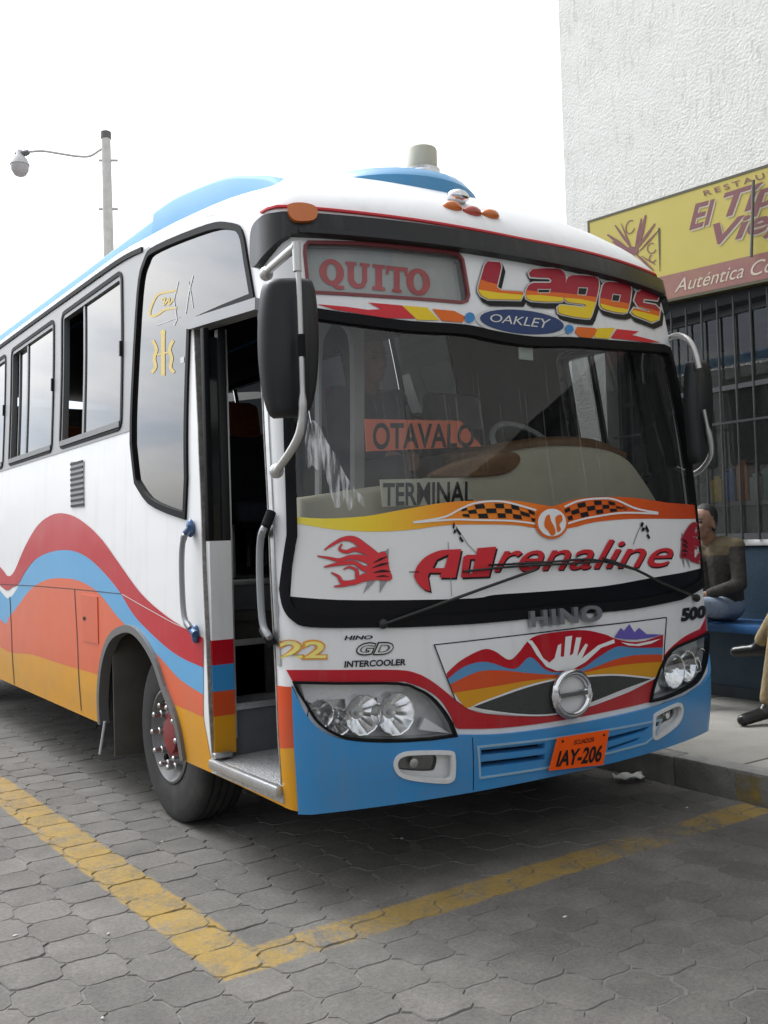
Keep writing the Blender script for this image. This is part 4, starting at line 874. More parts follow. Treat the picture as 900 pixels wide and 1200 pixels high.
# headlights
HS = mat('headlamp_housing', (.70, .71, .72), .4, .4, var=.15, vscale=25); 
for mir, H in ((0, HLL), (1, HLR)):
    hl = skin('headlight', [offset(H, -.004)], bus, HS, off=-.075, step=.05, pix=False)
    skin('headlight_wall', [offset(H, .002)], hl, mat('headlamp_rim', (.5, .51, .52), .4, .4), sub=[offset(H, -.006)], off=.0, thick=.11, pix=False)
    skin('headlight_trim', [offset(H, .003)], hl, RUB, sub=[offset(H, -.007)], off=.018, thick=.03, pix=False)
    skin('headlight_lens', [offset(H, -.008)], hl, GC, off=.012, step=.04, pix=False)
    for (ox, oy, rad) in ((420, 390, .080), (560, 385, .086), (240, 385, .055), (320, 420, .050)):
        c_ = px(R6([(ox, oy)]))
        if mir: c_[:, 0] = BW-c_[:, 0]
        o_ = Pm(c_)[0]; n_ = Nm(c_)[0]; n_ = n_*np.array([.4, 1, .4]); n_ /= np.linalg.norm(n_)
        pr_ = [(-.085+.075*(r/rad)**2, r) for r in np.linspace(.006, rad, 9)]
        bw_ = MB().lathe(pr_+[(-.008, rad+.005), (-.06, rad+.008)], o_, n_, 14, cap=False).build('reflector', mat('bowl_chrome', (.88, .88, .89), .16, 1), hl, angle=12)
        MB().lathe([(-.085, .011), (-.03, .011), (-.022, .006), (-.02, .001)], o_, n_, 12).build('bulb', mat('bulb_glass', (.8, .8, .78), .15, .1), bw_)
    up = px(R6([(150, 255), (560, 258), (620, 280), (560, 320), (400, 325), (180, 335)]))
    if mir: up = np.array(unmirror(up))
    skin('headlight_reflector_strip', [up], hl, mat('bright_reflector', (.82, .83, .84), .3, .2, bump=.25, bscale=60), off=-.05, thick=.03, pix=False)
    tri = px(R6([(690, 405), (800, 472), (665, 455)]))
    if mir: tri = np.array(unmirror(tri))
    skin('headlight_side_reflector', [tri], hl, mat('white_reflector', (.8, .8, .8), .3), off=-.03, thick=.02, pix=False)
# wave panel
box_ = R5([(78, 155), (840, 66), (830, 240), (815, 262), (720, 311), (600, 357), (480, 386), (380, 391), (250, 382), (190, 366), (150, 338)])
wp = skin('wave_panel', [box_], bus, WHITE, off=.007, thick=.006)
skin('panel_line', [stroke(R5(q), 1.3) for q in ([(78, 156), (300, 131), (560, 99), (842, 66)], [(78, 155), (110, 240), (148, 338)], [(842, 66), (836, 150), (831, 238)])], wp, VK, off=.0085)
r_t = cat(R5([(118, 250), (165, 208), (235, 172), (275, 176), (322, 205), (352, 186), (400, 132), (480, 114), (570, 108), (640, 122), (668, 134), (720, 146), (770, 143), (831, 122)]), n=4)
r_b = cat(R5([(830, 165), (740, 166), (680, 162), (620, 195), (560, 235), (480, 246), (440, 235), (392, 196), (340, 236), (250, 212), (180, 226), (122, 268)]), n=4)
b_b = cat(R5([(829, 188), (740, 190), (670, 205), (600, 232), (520, 254), (400, 250), (300, 240), (220, 245), (130, 286)]), n=4)
o_b = cat(R5([(828, 212), (760, 216), (680, 225), (580, 245), (470, 264), (380, 275), (280, 292), (140, 314)]), n=4)
y_b = cat(R5([(822, 245), (795, 264), (700, 254), (640, 252), (580, 258), (470, 270), (380, 290), (290, 322), (195, 362), (168, 348), (148, 320)]), n=4)
skin('wave_red', [r_t+r_b], wp, RED, off=.009); skin('wave_blue', [r_b[::-1]+b_b], wp, paint('wave_blue', (.09, .27, .5)), off=.0085)
skin('wave_orange', [b_b[::-1]+o_b], wp, ORANGE, off=.009); skin('wave_yellow', [o_b[::-1]+y_b], wp, YELLOW, off=.0085)
eye = cat(R5([(205, 360), (290, 328), (380, 297), (470, 274), (560, 264), (640, 258), (700, 259), (785, 268)]), n=3)+cat(R5([(790, 269), (700, 302), (600, 342), (500, 376), (420, 385), (320, 379), (205, 362)]), n=3)[:-1]
skin('mesh_border', [offset(eye, 2)], wp, WHITE, off=.010); skin('mesh_grille', [eye], wp, mat('grille_mesh', (.045, .046, .045), .7, var=.5, vscale=160, bump=.6, bscale=200), off=.011)
skin('hand_emblem', [R5([(378, 140), (398, 142), (415, 165), (435, 200), (455, 215), (472, 200), (483, 158), (494, 152), (492, 195), (503, 195), (508, 130), (530, 126), (522, 192), (533, 185), (543, 132), (560, 132), (546, 195), (574, 152), (582, 156), (562, 200), (615, 158), (668, 138), (670, 150), (625, 166), (575, 212), (530, 238), (480, 242), (445, 228), (412, 188), (395, 158)])], wp, VW, off=.0115)
skin('mountain_emblem', [R5([(668, 132), (690, 100), (700, 110), (718, 88), (735, 115), (750, 100), (775, 121), (826, 122), (800, 131), (740, 139), (700, 138)])], wp, VP, off=.0115)
skin('mountain_snow', [R5([(690, 148), (740, 154), (822, 136), (790, 152), (750, 160), (715, 158)])], wp, VW, off=.0115)
# round chrome emblem
ec = px([(664, 812)]); eo = Pm(ec)[0]; en = Nm(ec)[0]; eu = np.cross((0, 0, 1), en); eu /= np.linalg.norm(eu); ew = np.cross(en, eu)
ring = [eo+en*.035+.108*math.cos(t)*eu+.098*math.sin(t)*ew for t in np.linspace(0, 2*math.pi, 40, endpoint=False)]
em = MB().tube(ring, .017, 10, True).build('round_emblem', CHROME, bus)
MB().add([eo+en*.024+.098*math.cos(t)*eu+.09*math.sin(t)*ew for t in np.linspace(0, 2*math.pi, 36, endpoint=False)], [tuple(range(36))]).build('emblem_disc', WHITE, em, smooth=False)
MB().tube([eo+en*.038+eu*x for x in (-.1, 0, .1)], [.015, .013, .015], 8).build('emblem_bar', CHROME, em)
for sx_ in (-1, 1):
    MB().tube([eo+en*.036+eu*sx_*.104+ew*q for q in (-.05, 0, .05)], [.012, .024, .012], 8).build('emblem_wing', CHROME, em)
# lettering on the front
skin_text('maker_lettering', 'HINO', [(616.5, 716), (700, 708.5), (701, 727.5), (618, 735.5)], bus, mat('letter_chrome', (.34, .34, .34), .3, .7), .03, .035, 0, 1.15, .02)
skin_text('model_number', '500', [(797, 713), (826, 709), (826, 724), (797, 729)], bus, VK, .006, .06, .1)
skin_text('badge_lettering', 'HINO', R6([(335, 53), (455, 52), (455, 68), (335, 73)]), bus, VK, .005, .03, .2)
skin_text('badge_lettering', 'GD', R6([(390, 82), (545, 78), (540, 135), (382, 138)]), bus, VK, .005, .055, .2)
skin_text('badge_lettering_fill', 'GD', R6([(394, 88), (540, 84), (535, 130), (387, 132)]), bus, VS, .007, .005, .2)
skin_text('badge_lettering', 'INTERCOOLER', R6([(335, 160), (594, 151), (594, 178), (335, 188)]), bus, VK, .005, .03, .1)
skin_text('fleet_number_edge', '22', R6([(62, 70), (265, 70), (265, 154), (62, 156)]), bus, flat('fleet_orange', (.75, .33, .04)), .005, .06)
skin_text('fleet_number', '22', R6([(70, 78), (258, 78), (258, 148), (70, 148)]), bus, flat('fleet_yellow', (.86, .74, .22)), .007, .015)
# number plate
pq = [(645, 863), (705, 853.6), (697.6, 894), (635, 901)]; pv_ = px(pq); pb3 = Pm(pv_)+np.array([0, -.05, 0]); nn_ = np.cross(pb3[1]-pb3[0], pb3[3]-pb3[0]); nn_ /= np.linalg.norm(nn_); nn_ *= -1 if nn_[1] > 0 else 1
PLM = mat('plate_orange', (.95, .11, .008), .45, var=.06, spec=.2)
plate = MB().add(list(pb3)+list(pb3-nn_*.006), [(0, 3, 2, 1), (4, 5, 6, 7), (0, 1, 5, 4), (1, 2, 6, 5), (2, 3, 7, 6), (3, 0, 4, 7)]).build('number_plate', PLM, bus, smooth=False)
def plate_text(s, x0, x1, y0, y1, bold, nm):
    v, t = text2d(s, bold); w = np.stack([x0+(x1-x0)*v[:, 0], y0+(y1-y0)*v[:, 1]], 1); Q = bil(pb3[:, [0, 2]], w); Qy = bil(np.stack([pb3[:, 1], pb3[:, 1]], 1), w)[:, 0]
    MB().add(np.stack([Q[:, 0], Qy, Q[:, 1]], 1)+nn_*.0025, t).build(nm, VK, plate, smooth=False)
plate_text('IAY-206', .09, .93, .10, .60, .03, 'plate_lettering'); plate_text('ECUADOR', .33, .72, .72, .86, .01, 'plate_heading')
for sx_ in (.10, .90): MB().ball(bil(pb3[:, [0, 2]], np.array([[sx_, .88]]))[0][[0, 0, 1]]*[1, 0, 1]+[0, bil(np.stack([pb3[:, 1]]*2, 1), np.array([[sx_, .88]]))[0][0], 0]+nn_*.002, .006, 8, 6).build('plate_bolt', VK, plate)
MB().box((pb3[:, 0].mean()-.12, pb3[:, 1].mean()+.01, pb3[:, 2].mean()-.03), (pb3[:, 0].mean()+.12, pb3[:, 1].mean()+.08, pb3[:, 2].mean()+.03)).build('plate_bracket', RUB, plate, smooth=False)
# ---------------------------------------------------------------- side stripes
def rear(lst, z): return [(-8.7, z[0]), (-7.2, z[1]), (-6.0, z[2])]+lst
def sd(pts, z): return np.array(cat([(-8.7, z[0]), (-7.6, z[1]), (-6.3, z[2])]+[tuple(q) for q in px(RS(pts))], n=4))
r_top = sd([(3, 278), (25, 304), (45, 290), (80, 210), (120, 145), (170, 112), (220, 115), (270, 145), (320, 195), (370, 265), (440, 360), (520, 430), (600, 480), (632, 496)], (1.5, 1.85, 1.75))
r_bot = sd([(3, 336), (40, 338), (58, 328), (80, 290), (115, 250), (165, 228), (220, 225), (270, 245), (320, 290), (370, 350), (420, 430), (500, 510), (560, 555), (632, 588)], (1.35, 1.6, 1.6))
b_top = sd([(3, 352), (28, 372), (48, 352), (62, 326), (82, 289), (115, 250), (165, 228), (220, 225), (270, 245), (320, 290), (370, 350), (420, 430), (500, 510), (560, 555), (632, 588)], (1.33, 1.55, 1.55))
b_bot = sd([(3, 440), (30, 430), (60, 392), (100, 342), (150, 315), (210, 312), (260, 325), (310, 360), (370, 435), (440, 500), (500, 560), (560, 625), (632, 672)], (1.1, 1.3, 1.35))
o_bot = sd([(3, 525), (100, 548), (200, 580), (310, 612), (420, 655), (530, 697), (632, 742)], (.95, .95, .98))
y_bot = np.array([(-.75, .3), (-8.7, .3)])
cut = [DOOR, ARCH, ARCH2]
def stripe(nm, a, b, m, off): return skin(nm, [np.concatenate([a, b[::-1]])], bus, m, sub=cut, clip=[BODY], off=off, step=.12, pix=False)
stripe('stripe_red', r_top, r_bot, RED, .003); stripe('stripe_blue', b_top, b_bot, paint('stripe_blue', (.10, .35, .62)), .0025); stripe('stripe_orange', b_bot, o_bot, paint('stripe_orange', (.66, .12, .045)), .003)
skin('stripe_yellow', [np.concatenate([o_bot, y_bot])], bus, YELLOW, sub=cut, clip=[BODY], off=.0025, step=.12, pix=False)
skin('door_post_orange', [[(-.16, .885), (.012, .885), (.012, .64), (-.16, .62)]], bus, ORANGE, sub=[DOOR], off=.003, step=.03, pix=False)
skin('door_post_yellow', [[(-.16, .62), (.012, .64), (.012, .30), (-.95, .30), (-.95, .60), (-.60, .6)]], bus, YELLOW, sub=[DOOR, np.array([(-2, .2), (-.77, .2), (-.77, 1), (-2, 1)])], clip=[BODY], off=.003, step=.04, pix=False)
seam = lambda pts, w=.9: stroke(RS(pts), w)
skin('panel_seam', [seam([(0, 330), (120, 336), (230, 345), (380, 360)]), seam([(32, 368), (38, 500), (46, 640)]), seam([(233, 346), (243, 530), (254, 722)])], bus, mat('seam_dark', (.05, .035, .03), .8), off=.0045)
skin('panel_seam', [seam([(380, 360), (450, 400), (540, 450), (600, 476)], .9)], bus, mat('seam_light', (.6, .55, .52), .6), off=.0045)
fl = skin('filler_flap', [RS([(255, 360), (305, 368), (308, 515), (262, 505)])], bus, paint('flap_orange', (.62, .105, .04)), off=.008, thick=.006)
skin('flap_latch', [RS([(262, 430), (270, 431), (270, 442), (262, 441)])], fl, VK, off=.010)
# wheel arch lip
al = ARCH[:-2]; lip = np.concatenate([al, np.array([(s_+ (.0), z_) for s_, z_ in offset(ARCH, -.05)[::-1]])]) if 0 else None
skin('wheel_arch_lip', [offset(ARCH, .012)], bus, mat('arch_lip', (.15, .15, .15), .5, .3, dirt=.4), sub=[offset(ARCH, -.03)], clip=[np.array([(-9, .405), (9, .405), (9, 4), (-9, 4)])], off=.022, thick=.06, pix=False)
# side vent
vt = px(RS([(222, -50), (262, -50), (262, 90), (222, 92)])); vn = skin('side_vent', [vt], bus, VG, off=.006, thick=.006, pix=False)
for k in range(9):
    z0 = np.interp(k+.5, [0, 9], [vt[:, 1].min(), vt[:, 1].max()]); s0, s1 = vt[:, 0].min(), vt[:, 0].max()
    skin('louvre', [[(s0+.01, z0-.008), (s1-.01, z0-.008), (s1-.01, z0+.006), (s0+.01, z0+.006)]], vn, VK, off=.010, thick=.004, pix=False)
# ---------------------------------------------------------------- side windows
band = np.concatenate([[(-8.55, 2.125), (-1.70, 2.125)], [(-1.45, 2.2), (-1.3, 3.0), (-1.45, 3.14)], [(-3.4, 3.185), (-8.55, 3.20)]])
GB = mat('window_band_grey', (.27, .275, .28), .4, .3, dirt=.25)
skin('window_band', [band], bus, GB, sub=WIN+[offset(QG, .006)], clip=[BODY], off=.004, thick=.004, step=.1, pix=False)
trim = cat([(-8.6, 3.225), (-5.0, 3.215), (-3.2, 3.20), (-2.0, 3.185), (-1.55, 3.15)], n=6)
skin('roof_trim', [stroke(trim, .03)], bus, RUB, off=.012, thick=.012, step=.08, pix=False)
WF = mat('window_frame_alu', (.20, .205, .21), .42, .6, dirt=.3)
def side_window(w, k, left):
    G = GS if not left else (GDR if k == len(LWIN)-1 else GL)
    s0, s1, z0, z1 = w[:, 0].min(), w[:, 0].max(), w[:, 1].min(), w[:, 1].max()
    f = skin('side_window', [w], bus, RUB, sub=[offset(w, -.028)], off=.010, thick=.05, step=.1, pix=False)
    skin('window_frame', [offset(w, -.028)], f, WF, sub=[offset(w, -.055)], off=.004, thick=.04, step=.1, pix=False)
    ms = s0+(s1-s0)*(.40 if not left else .6)
    rect = lambda a, b: [(a, z0+.05), (b, z0+.05), (b, z1-.05), (a, z1-.05)]
    fa, fb = (ms-.02, s1-.045) if not left else (s0+.045, ms+.02)
    skin('pane', [rect(fa, fb)], f, G, off=-.012, step=.2, pix=False)
    skin('sliding_rail', [rect(ms-.035, ms+.0)], f, WF, off=-.004, thick=.02, step=.2, pix=False)
    if not left:
        op = (.20, .14, .3, .1, .2)[k % 5]      # how much of the sliding half stands open
        sa = s0+.045+op
        if k: skin('pane', [rect(sa, ms)], f, G, off=-.03, step=.2, pix=False)
        skin('sliding_rail', [rect(sa-.02, sa)] if k else [rect(ms-.085, ms-.055)], f, WF, off=-.02, thick=.02, step=.2, pix=False)
    else: skin('pane', [rect(ms, s1-.045)], f, G, off=-.03, step=.2, pix=False)
    if not left:
        skin('window_ledge', [[(s0+.03, z0+.02), (s1-.03, z0+.02), (s1-.03, z0+.055), (s0+.03, z0+.055)]], f, mat('ledge_grey', (.17, .175, .18), .5, .3, dirt=.3), off=.016, thick=.02, step=.2, pix=False)
        skin('window_catch', [[(s1-.035, z0+.44), (s1-.018, z0+.44), (s1-.018, z0+.53), (s1-.035, z0+.53)]], f, VK, off=.02, thick=.015, step=.2, pix=False)
for k, w in enumerate(WIN): side_window(w, k, False)
for k, w in enumerate(LWIN): side_window(w, k, True)
# quarter light beside the door
qg = skin('quarter_light', [offset(QG, .012)], bus, RUB, sub=[QG_IN, DOOR], off=.012, thick=.03, step=.06, pix=False)
skin('quarter_glass', [QG], qg, GS, off=-.004, step=.12, pix=False)
GD_ = flat('gold_vinyl_faded', (.62, .46, .12)); WD_ = flat('white_vinyl_faded', (.55, .56, .57))
R7 = lambda p: Z(0, 230, 900/310, p)
skin('gold_script', [stroke(R7(cat([(600, 320), (570, 325), (535, 335), (515, 370), (508, 405), (530, 405), (560, 385), (600, 380)], n=4)), [2.6]*29), stroke(R7(cat([(548, 352), (560, 345), (555, 372), (575, 345), (572, 370), (592, 345)], n=3)), 2.0)], qg, GD_, off=-.002)
skin('gold_ornament', [stroke(R7([(553, 465), (553, 530), (553, 610)]), 4.6)]+[stroke(R7(cat([(553+s*35, 490), (553+s*22, 520), (553+s*30, 550), (553+s*25, 580), (553+s*38, 600)], n=3)), 3.6) for s in (-1, 1)]+[R7(ell(553, 462, 9, 8))]+[stroke(R7([(553-20, 540), (553, 535), (553+20, 530)]), 2.0)], qg, GD_, off=-.002)
for q in [stroke(R7([(605, 290), (590, 350), (600, 420), (590, 440)]), 1.2), stroke(R7([(655, 270), (640, 330), (630, 400)]), 1.2), stroke(R7([(640, 290), (650, 340), (655, 380)]), .8), stroke(R7([(530, 440), (570, 425), (610, 410)]), .9), R7([(612, 548), (625, 545), (625, 565), (612, 568)]), R7([(632, 540), (660, 533), (660, 553), (632, 560)])]: skin('white_mark', [q], qg, WD_, off=-.002)
# ---------------------------------------------------------------- door, steps, handles
hdr = skin('door_header', [px([(221, 377), (306, 350), (306, 364), (228, 387), (222, 386)])], bus, GREYP, off=.03, thick=.05, step=.05, pix=False)
skin('door_seal', [offset(DOOR, .004)], bus, mat('worn_seal', (.22, .21, .2), .8, var=.5, vscale=40), sub=[offset(DOOR, -.005)], clip=[np.array([(-2, .475), (1, .475), (1, 3), (-2, 3)])], off=.005, thick=.06, step=.06, pix=False)
skin('door_pillar_trim', [px([(309, 375), (313, 375), (330, 780), (326, 780)])], bus, ALU, off=.006, thick=.01, step=.08, pix=False)
dz = lambda y: float(U(250, y, 1, .86)[2])
dr = empty('door', (.05, .86, .47)); dr.parent = bus; dr.matrix_parent_inverse = Matrix.Translation(-Vector(bus.location))
def dpart(nm, z0, z1, m, x0=.015, x1=.125, y0=.835, y1=.875, bev=.004):
    o = MB().box((x0, y0, z0), (x1, y1, z1), bev).build(nm, m); o.parent = dr; o.matrix_parent_inverse = Matrix.Translation(-Vector(dr.location)); return o
zz_ = [dz(q) for q in (884, 839, 810, 779, 750, 634)]
for nm, m, a, b in (('door_panel_yellow', YELLOW, 0, 1), ('door_panel_orange', ORANGE, 1, 2), ('door_panel_blue', BLUE, 2, 3), ('door_panel_red', RED, 3, 4), ('door_panel_white', WHITE, 4, 5)):
    dpart(nm, zz_[a], zz_[b], m, bev=0)
dpart('door_frame', zz_[5], 2.50, DARKPL, .085, .125); dpart('door_frame', zz_[5], 2.50, RUB, .012, .04)
dpart('door_glass', zz_[5], 2.46, mat('door_glass_dark', (.012, .013, .014), .08), .04, .085, .848, .86, 0); dpart('door_edge', .55, 2.5, ALU, .127, .135, .84, .85, 0)
dpart('door_hinge', .475, .50, ALU, .0, .09, .80, .835, .004)
MAT_ = mat('step_mat', (.16, .165, .17), .75, var=.3, vscale=30, bump=.6, bscale=140); RIS = mat('step_riser', (.11, .118, .128), .7, var=.25)
st = MB().box((.012, .16, .40), (1.0, .87, .463)).build('step', mat('chequer_plate', (.42, .425, .43), .5, .4, var=.35, vscale=60, bump=1, bscale=110), bus, smooth=False)
MB().box((-.02, .165, .43), (.012, .835, .472), .006).build('step_edge', ALU, st)
for k, (y0, z1, z0) in enumerate(((.87, .70, .40), (1.10, .979, .40), (1.33, 1.272, .40))):
    s_ = MB().box((.07, y0, z0), (1.0, y0+.23 if k < 2 else 1.40, z1)).build('step', RIS, bus, smooth=False)
    MB().box((.07, y0-.012, z1-.024), (1.0, y0+.03, z1+.008), .003).build('step_edge', ALU, s_)
    MB().box((.07, y0+.031, z1), (1.0, y0+.228, z1+.004)).build('step_tread', MAT_, s_, smooth=False)
MB().box((1.0, .18, .42), (1.04, 1.40, 1.27)).build('stairwell_wall', mat('stair_wall', (.13, .135, .14), .7, var=.2), bus, smooth=False)
HB = mat('handle_blue_steel', (.06, .12, .26), .35, .4, dirt=.3); HG = mat('handle_grey_steel', (.27, .28, .29), .35, .5, dirt=.3)
hp_ = cat([(223, 619), (216, 628), (213, 650), (213.5, 690), (216, 722), (222, 735), (229, 743)], n=4)
xs = np.interp(np.linspace(0, 1, len(hp_)), [0, .15, .85, 1], [.0, -.06, -.06, .0])
h1 = MB().tube([U(x, y, 0, v) for (x, y), v in zip(hp_, xs)], .014, 10).build('grab_handle', HG, bus)
for q in (0, -1): MB().ball(U(*hp_[q], 0, -.01), (.02, .03, .045), 10, 8).build('handle_mount', HB, h1)
for seg in (hp_[:6], hp_[-7:]): MB().tube([U(x, y, 0, np.interp(i, [0, 5], [0, -.06]) if seg is hp_[:6] else -.05) for i, (x, y) in enumerate(seg)], .0165, 10).build('handle_sleeve', HB, h1)
hp2 = cat([(319, 606), (308, 622), (304.5, 645), (305, 690), (308, 730), (314, 744), (319, 752)], n=4)
h2 = MB().tube([U(x, y, 0, v) for (x, y), v in zip(hp2, np.interp(np.linspace(0, 1, len(hp2)), [0, .15, .85, 1], [.02, -.05, -.05, .02]))], .015, 10).build('grab_handle', HG, bus)
for a, b in (((318, 600), (308, 626)), ((309, 738), (320, 756))):
    MB().tube([U(*a, 0, -.01), U((a[0]+b[0])/2, (a[1]+b[1])/2, 0, -.035), U(*b, 0, -.02)], .021, 10).build('handle_sleeve', RUB, h2)
# ---------------------------------------------------------------- mirrors
def mirror_shell(outline, plane_y, layers, nm, parent, m):
    base = np.array([U(x, y, 1, plane_y) for x, y in cat(outline, True, 3)]); p2 = base[:, [0, 2]]; n = len(p2); V = []; F = []
    a = np.sum(p2[:, 0]*np.roll(p2[:, 1], -1)-np.roll(p2[:, 0], -1)*p2[:, 1]); p2 = p2 if a > 0 else p2[::-1]
    for d, dy in layers:
        q = offset(p2, -d); V += [(x, plane_y+dy, z) for x, z in q]
    for i in range(len(layers)-1): F += [(i*n+k, i*n+(k+1) % n, (i+1)*n+(k+1) % n, (i+1)*n+k) for k in range(n)]
    F += [tuple(range(n))[::-1], tuple((len(layers)-1)*n+k for k in range(n))]
    return MB().add(V, F).build(nm, m, parent, angle=50)
ARM = mat('arm_silver', (.52, .52, .51), .32, .55, dirt=.35)
LM_ = [(309, 340), (316, 328), (332, 326), (352, 326), (364, 331), (370, 360), (372, 410), (368, 460), (358, 486), (335, 489), (320, 487), (311, 460), (306, 420), (305.5, 375)]
mr = mirror_shell(LM_, -.14, [(.012, .03), (.0, .025), (0, 0), (.006, -.022), (.018, -.034), (.03, -.040)], 'mirror', bus, DARKPL)
tubep = [(347, 290, -.22), (349, 310, -.22), (351, 350, -.22), (353, 410, -.22), (354.5, 460, -.22), (354.5, 486, -.215), (351, 508, -.20), (341, 528, -.14), (327, 548, -.02), (322, 556, .06)]
MB().tube(cat3 := [U(x, y, 1, v) for x, y, v in cat(tubep, n=3)], [.0105 if i < 13 else .0165 for i in range(len(tubep)*3-2)], 10).build('mirror_arm', ARM, mr)
MB().tube([U(x, y, 1, v) for x, y, v in cat([(311, 320, .16), (322, 310, .02), (336, 298, -.14), (347, 289, -.22)], n=3)], .018, 10).build('mirror_arm', ARM, mr)
MB().tube([U(347, 284, 1, -.22), U(348.5, 318, 1, -.22)], .0165, 10).build('arm_socket', ARM, mr)
for (x, y, v, r_) in ((312, 321, .14, .03), (324, 552, .03, .03)): MB().ball(U(x, y, 1, v), r_, 10, 8).build('arm_mount', ARM, mr)
MB().tube([U(353, 392, 1, -.22), U(354, 418, 1, -.22)], .015, 8).build('mirror_clamp', RUB, mr)
RM_ = [(807, 430), (812, 423), (824, 423), (830, 440), (832, 480), (829, 520), (823, 540), (812, 541), (808, 510), (805, 470)]
m2 = mirror_shell(RM_, .02, [(.012, .03), (.0, .025), (0, 0), (.006, -.022), (.018, -.034), (.03, -.040)], 'mirror', bus, DARKPL)
MB().tube([U(x, y, 1, v) for x, y, v in cat([(782, 398, .26), (793, 393, .12), (806, 398, .02), (814, 412, -.02), (819, 432, -.04)], n=3)], .017, 10).build('mirror_arm', ARM, m2)
MB().tube([U(x, y, 1, v) for x, y, v in cat([(825, 480, -.04), (829, 500, -.04), (833, 520, -.03), (832, 536, .0), (822, 550, .08), (812, 556, .14)], n=3)], [.009]*4+[.015]*12, 10).build('mirror_arm', ARM, m2)
# ---------------------------------------------------------------- wheels
HUBR = mat('hub_red', (.20, .018, .02), .6, dirt=.8, dirtc=(.06, .05, .045), dscale=9); RIMM = mat('rim_grey', (.17, .17, .17), .6, .2, dirt=.55, dirtc=(.12, .11, .1), dscale=6)
def make_wheel():
    w = empty('wheel', (0, 0, 0)); ax = (-1, 0, 0); o = (0, 0, 0)
    pr_ = [(-.13, .25), (-.138, .32), (-.132, .40), (-.115, .448), (-.098, .46)]
    for g in (-.066, -.022, .022, .066): pr_ += [(g-.007, .4605), (g-.006, .448), (g+.006, .448), (g+.007, .4605)]
    pr_ += [(.098, .46), (.115, .448), (.124, .425), (.132, .40), (.1335, .385), (.138, .34), (.136, .31), (.13, .262), (.122, .25)]
    def ch(mb, nm, m, par=None):
        x = mb.build(nm, m); x.parent = par or w; return x
    ty = ch(MB().lathe(pr_, o, ax, 56, cap=False), 'tyre', TYRE)
    rim = ch(MB().lathe([(-.12, .25), (.118, .25), (.135, .252), (.14, .24), (.13, .232), (.10, .222), (.085, .20), (.09, .17), (.105, .15), (.11, .13)], o, ax, 48, cap=False), 'rim', RIMM)
    ch(MB().lathe([(.10, .15), (.108, .14), (.11, .095), (.13, .09), (.135, .07), (.138, .0)], o, ax, 32, cap=False), 'hub', HUBR)
    for k in range(10):
        a = 2*math.pi*k/10; p = (0, .165*math.cos(a), .165*math.sin(a))
        ch(MB().lathe([(.085, .021), (.125, .021), (.13, .015), (.165, .015), (.172, .009), (.173, .001)], p, ax, 8), 'wheel_nut', mat('nut_chrome', (.5, .5, .5), .3, 1, dirt=.6), rim)
    for k in range(4):
        a = 2*math.pi*(k+.5)/4; p = (0, .205*math.cos(a), .205*math.sin(a)); ch(MB().ball((-.095, p[1], p[2]), (.012, .022, .022), 8, 6), 'hand_hole', RUB, rim)
    return w
w0 = make_wheel()
def place_wheel(src, loc, rot, first=False):
    def cp(o, par):
        c = o if first else o.copy()
        if not first: col.objects.link(c)
        c.parent = par
        for ch in list(o.children):
            if first: continue
            cp(ch, c)
        return c
    c = cp(src, bus); c.matrix_parent_inverse = Matrix.Translation(-Vector(bus.location)); c.location = loc; c.rotation_euler = (0, 0, rot); return c
kids = lambda o: [o]+[q for c in o.children for q in kids(c)]
place_wheel(w0, (BW-.225, 1.6, .455), math.pi); place_wheel(w0, (.225, 7.18, .455), 0); place_wheel(w0, (BW-.225, 7.18, .455), math.pi)
place_wheel(w0, (.225, 1.6, .455), 0, True)
WW = mat('wheel_well', (.035, .034, .032), .9, var=.4, vscale=9, dirt=.6, dirtc=(.085, .075, .06)); FLAP = mat('mud_flap_rubber', (.075, .07, .06), .85, var=.3, vscale=5, dirt=.5, dirtc=(.12, .11, .09))
for mir in (0, 1):
    fx = (lambda x: BW-x) if mir else (lambda x: x)
    for yc_ in (1.8, 7.18):
        b = MB()
        for a, c in (((.42, yc_-.72, .42), (.46, yc_+.72, 1.12)), ((.052, yc_-.72, 1.08), (.42, yc_+.72, 1.12)), ((.056, yc_+.66, .42), (.42, yc_+.70, 1.08)), ((.056, yc_-.70, .42), (.42, yc_-.66, 1.08))):
            x0, x1 = sorted((fx(a[0]), fx(c[0]))); b.box((x0, a[1], a[2]), (x1, c[1], c[2]))
        b.build('wheel_well', WW, bus, smooth=False)
        x0, x1 = sorted((fx(.03), fx(.41))); MB().box((x0, yc_+.50, .235), (x1, yc_+.515, 1.06), .004).build('mud_flap', FLAP, bus)
MB().tube([U(123, 845, 1, 2.33), U(117, 884, 1, 2.33)], .008, 6).build('flap_stay', STEEL, bus)
UB = mat('underbody', (.02, .02, .02), .9, var=.3)
MB().box((.5, .25, .44), (2.15, 8.3, .95)).box((.5, 1.4, .30), (2.15, 1.6, .5)).box((.5, 7.05, .30), (2.15, 7.3, .55)).build('chassis', UB, bus, smooth=False)
MB().box((.06, 1.40, 1.19), (2.59, 8.5, 1.268)).box((1.04, .12, 1.19), (2.59, 1.40, 1.268)).box((.06, 2.6, .47), (.5, 6.4, 1.19)).box((2.15, .3, .47), (2.59, 1.05, 1.19)).build('floor', LIN, bus, smooth=False)
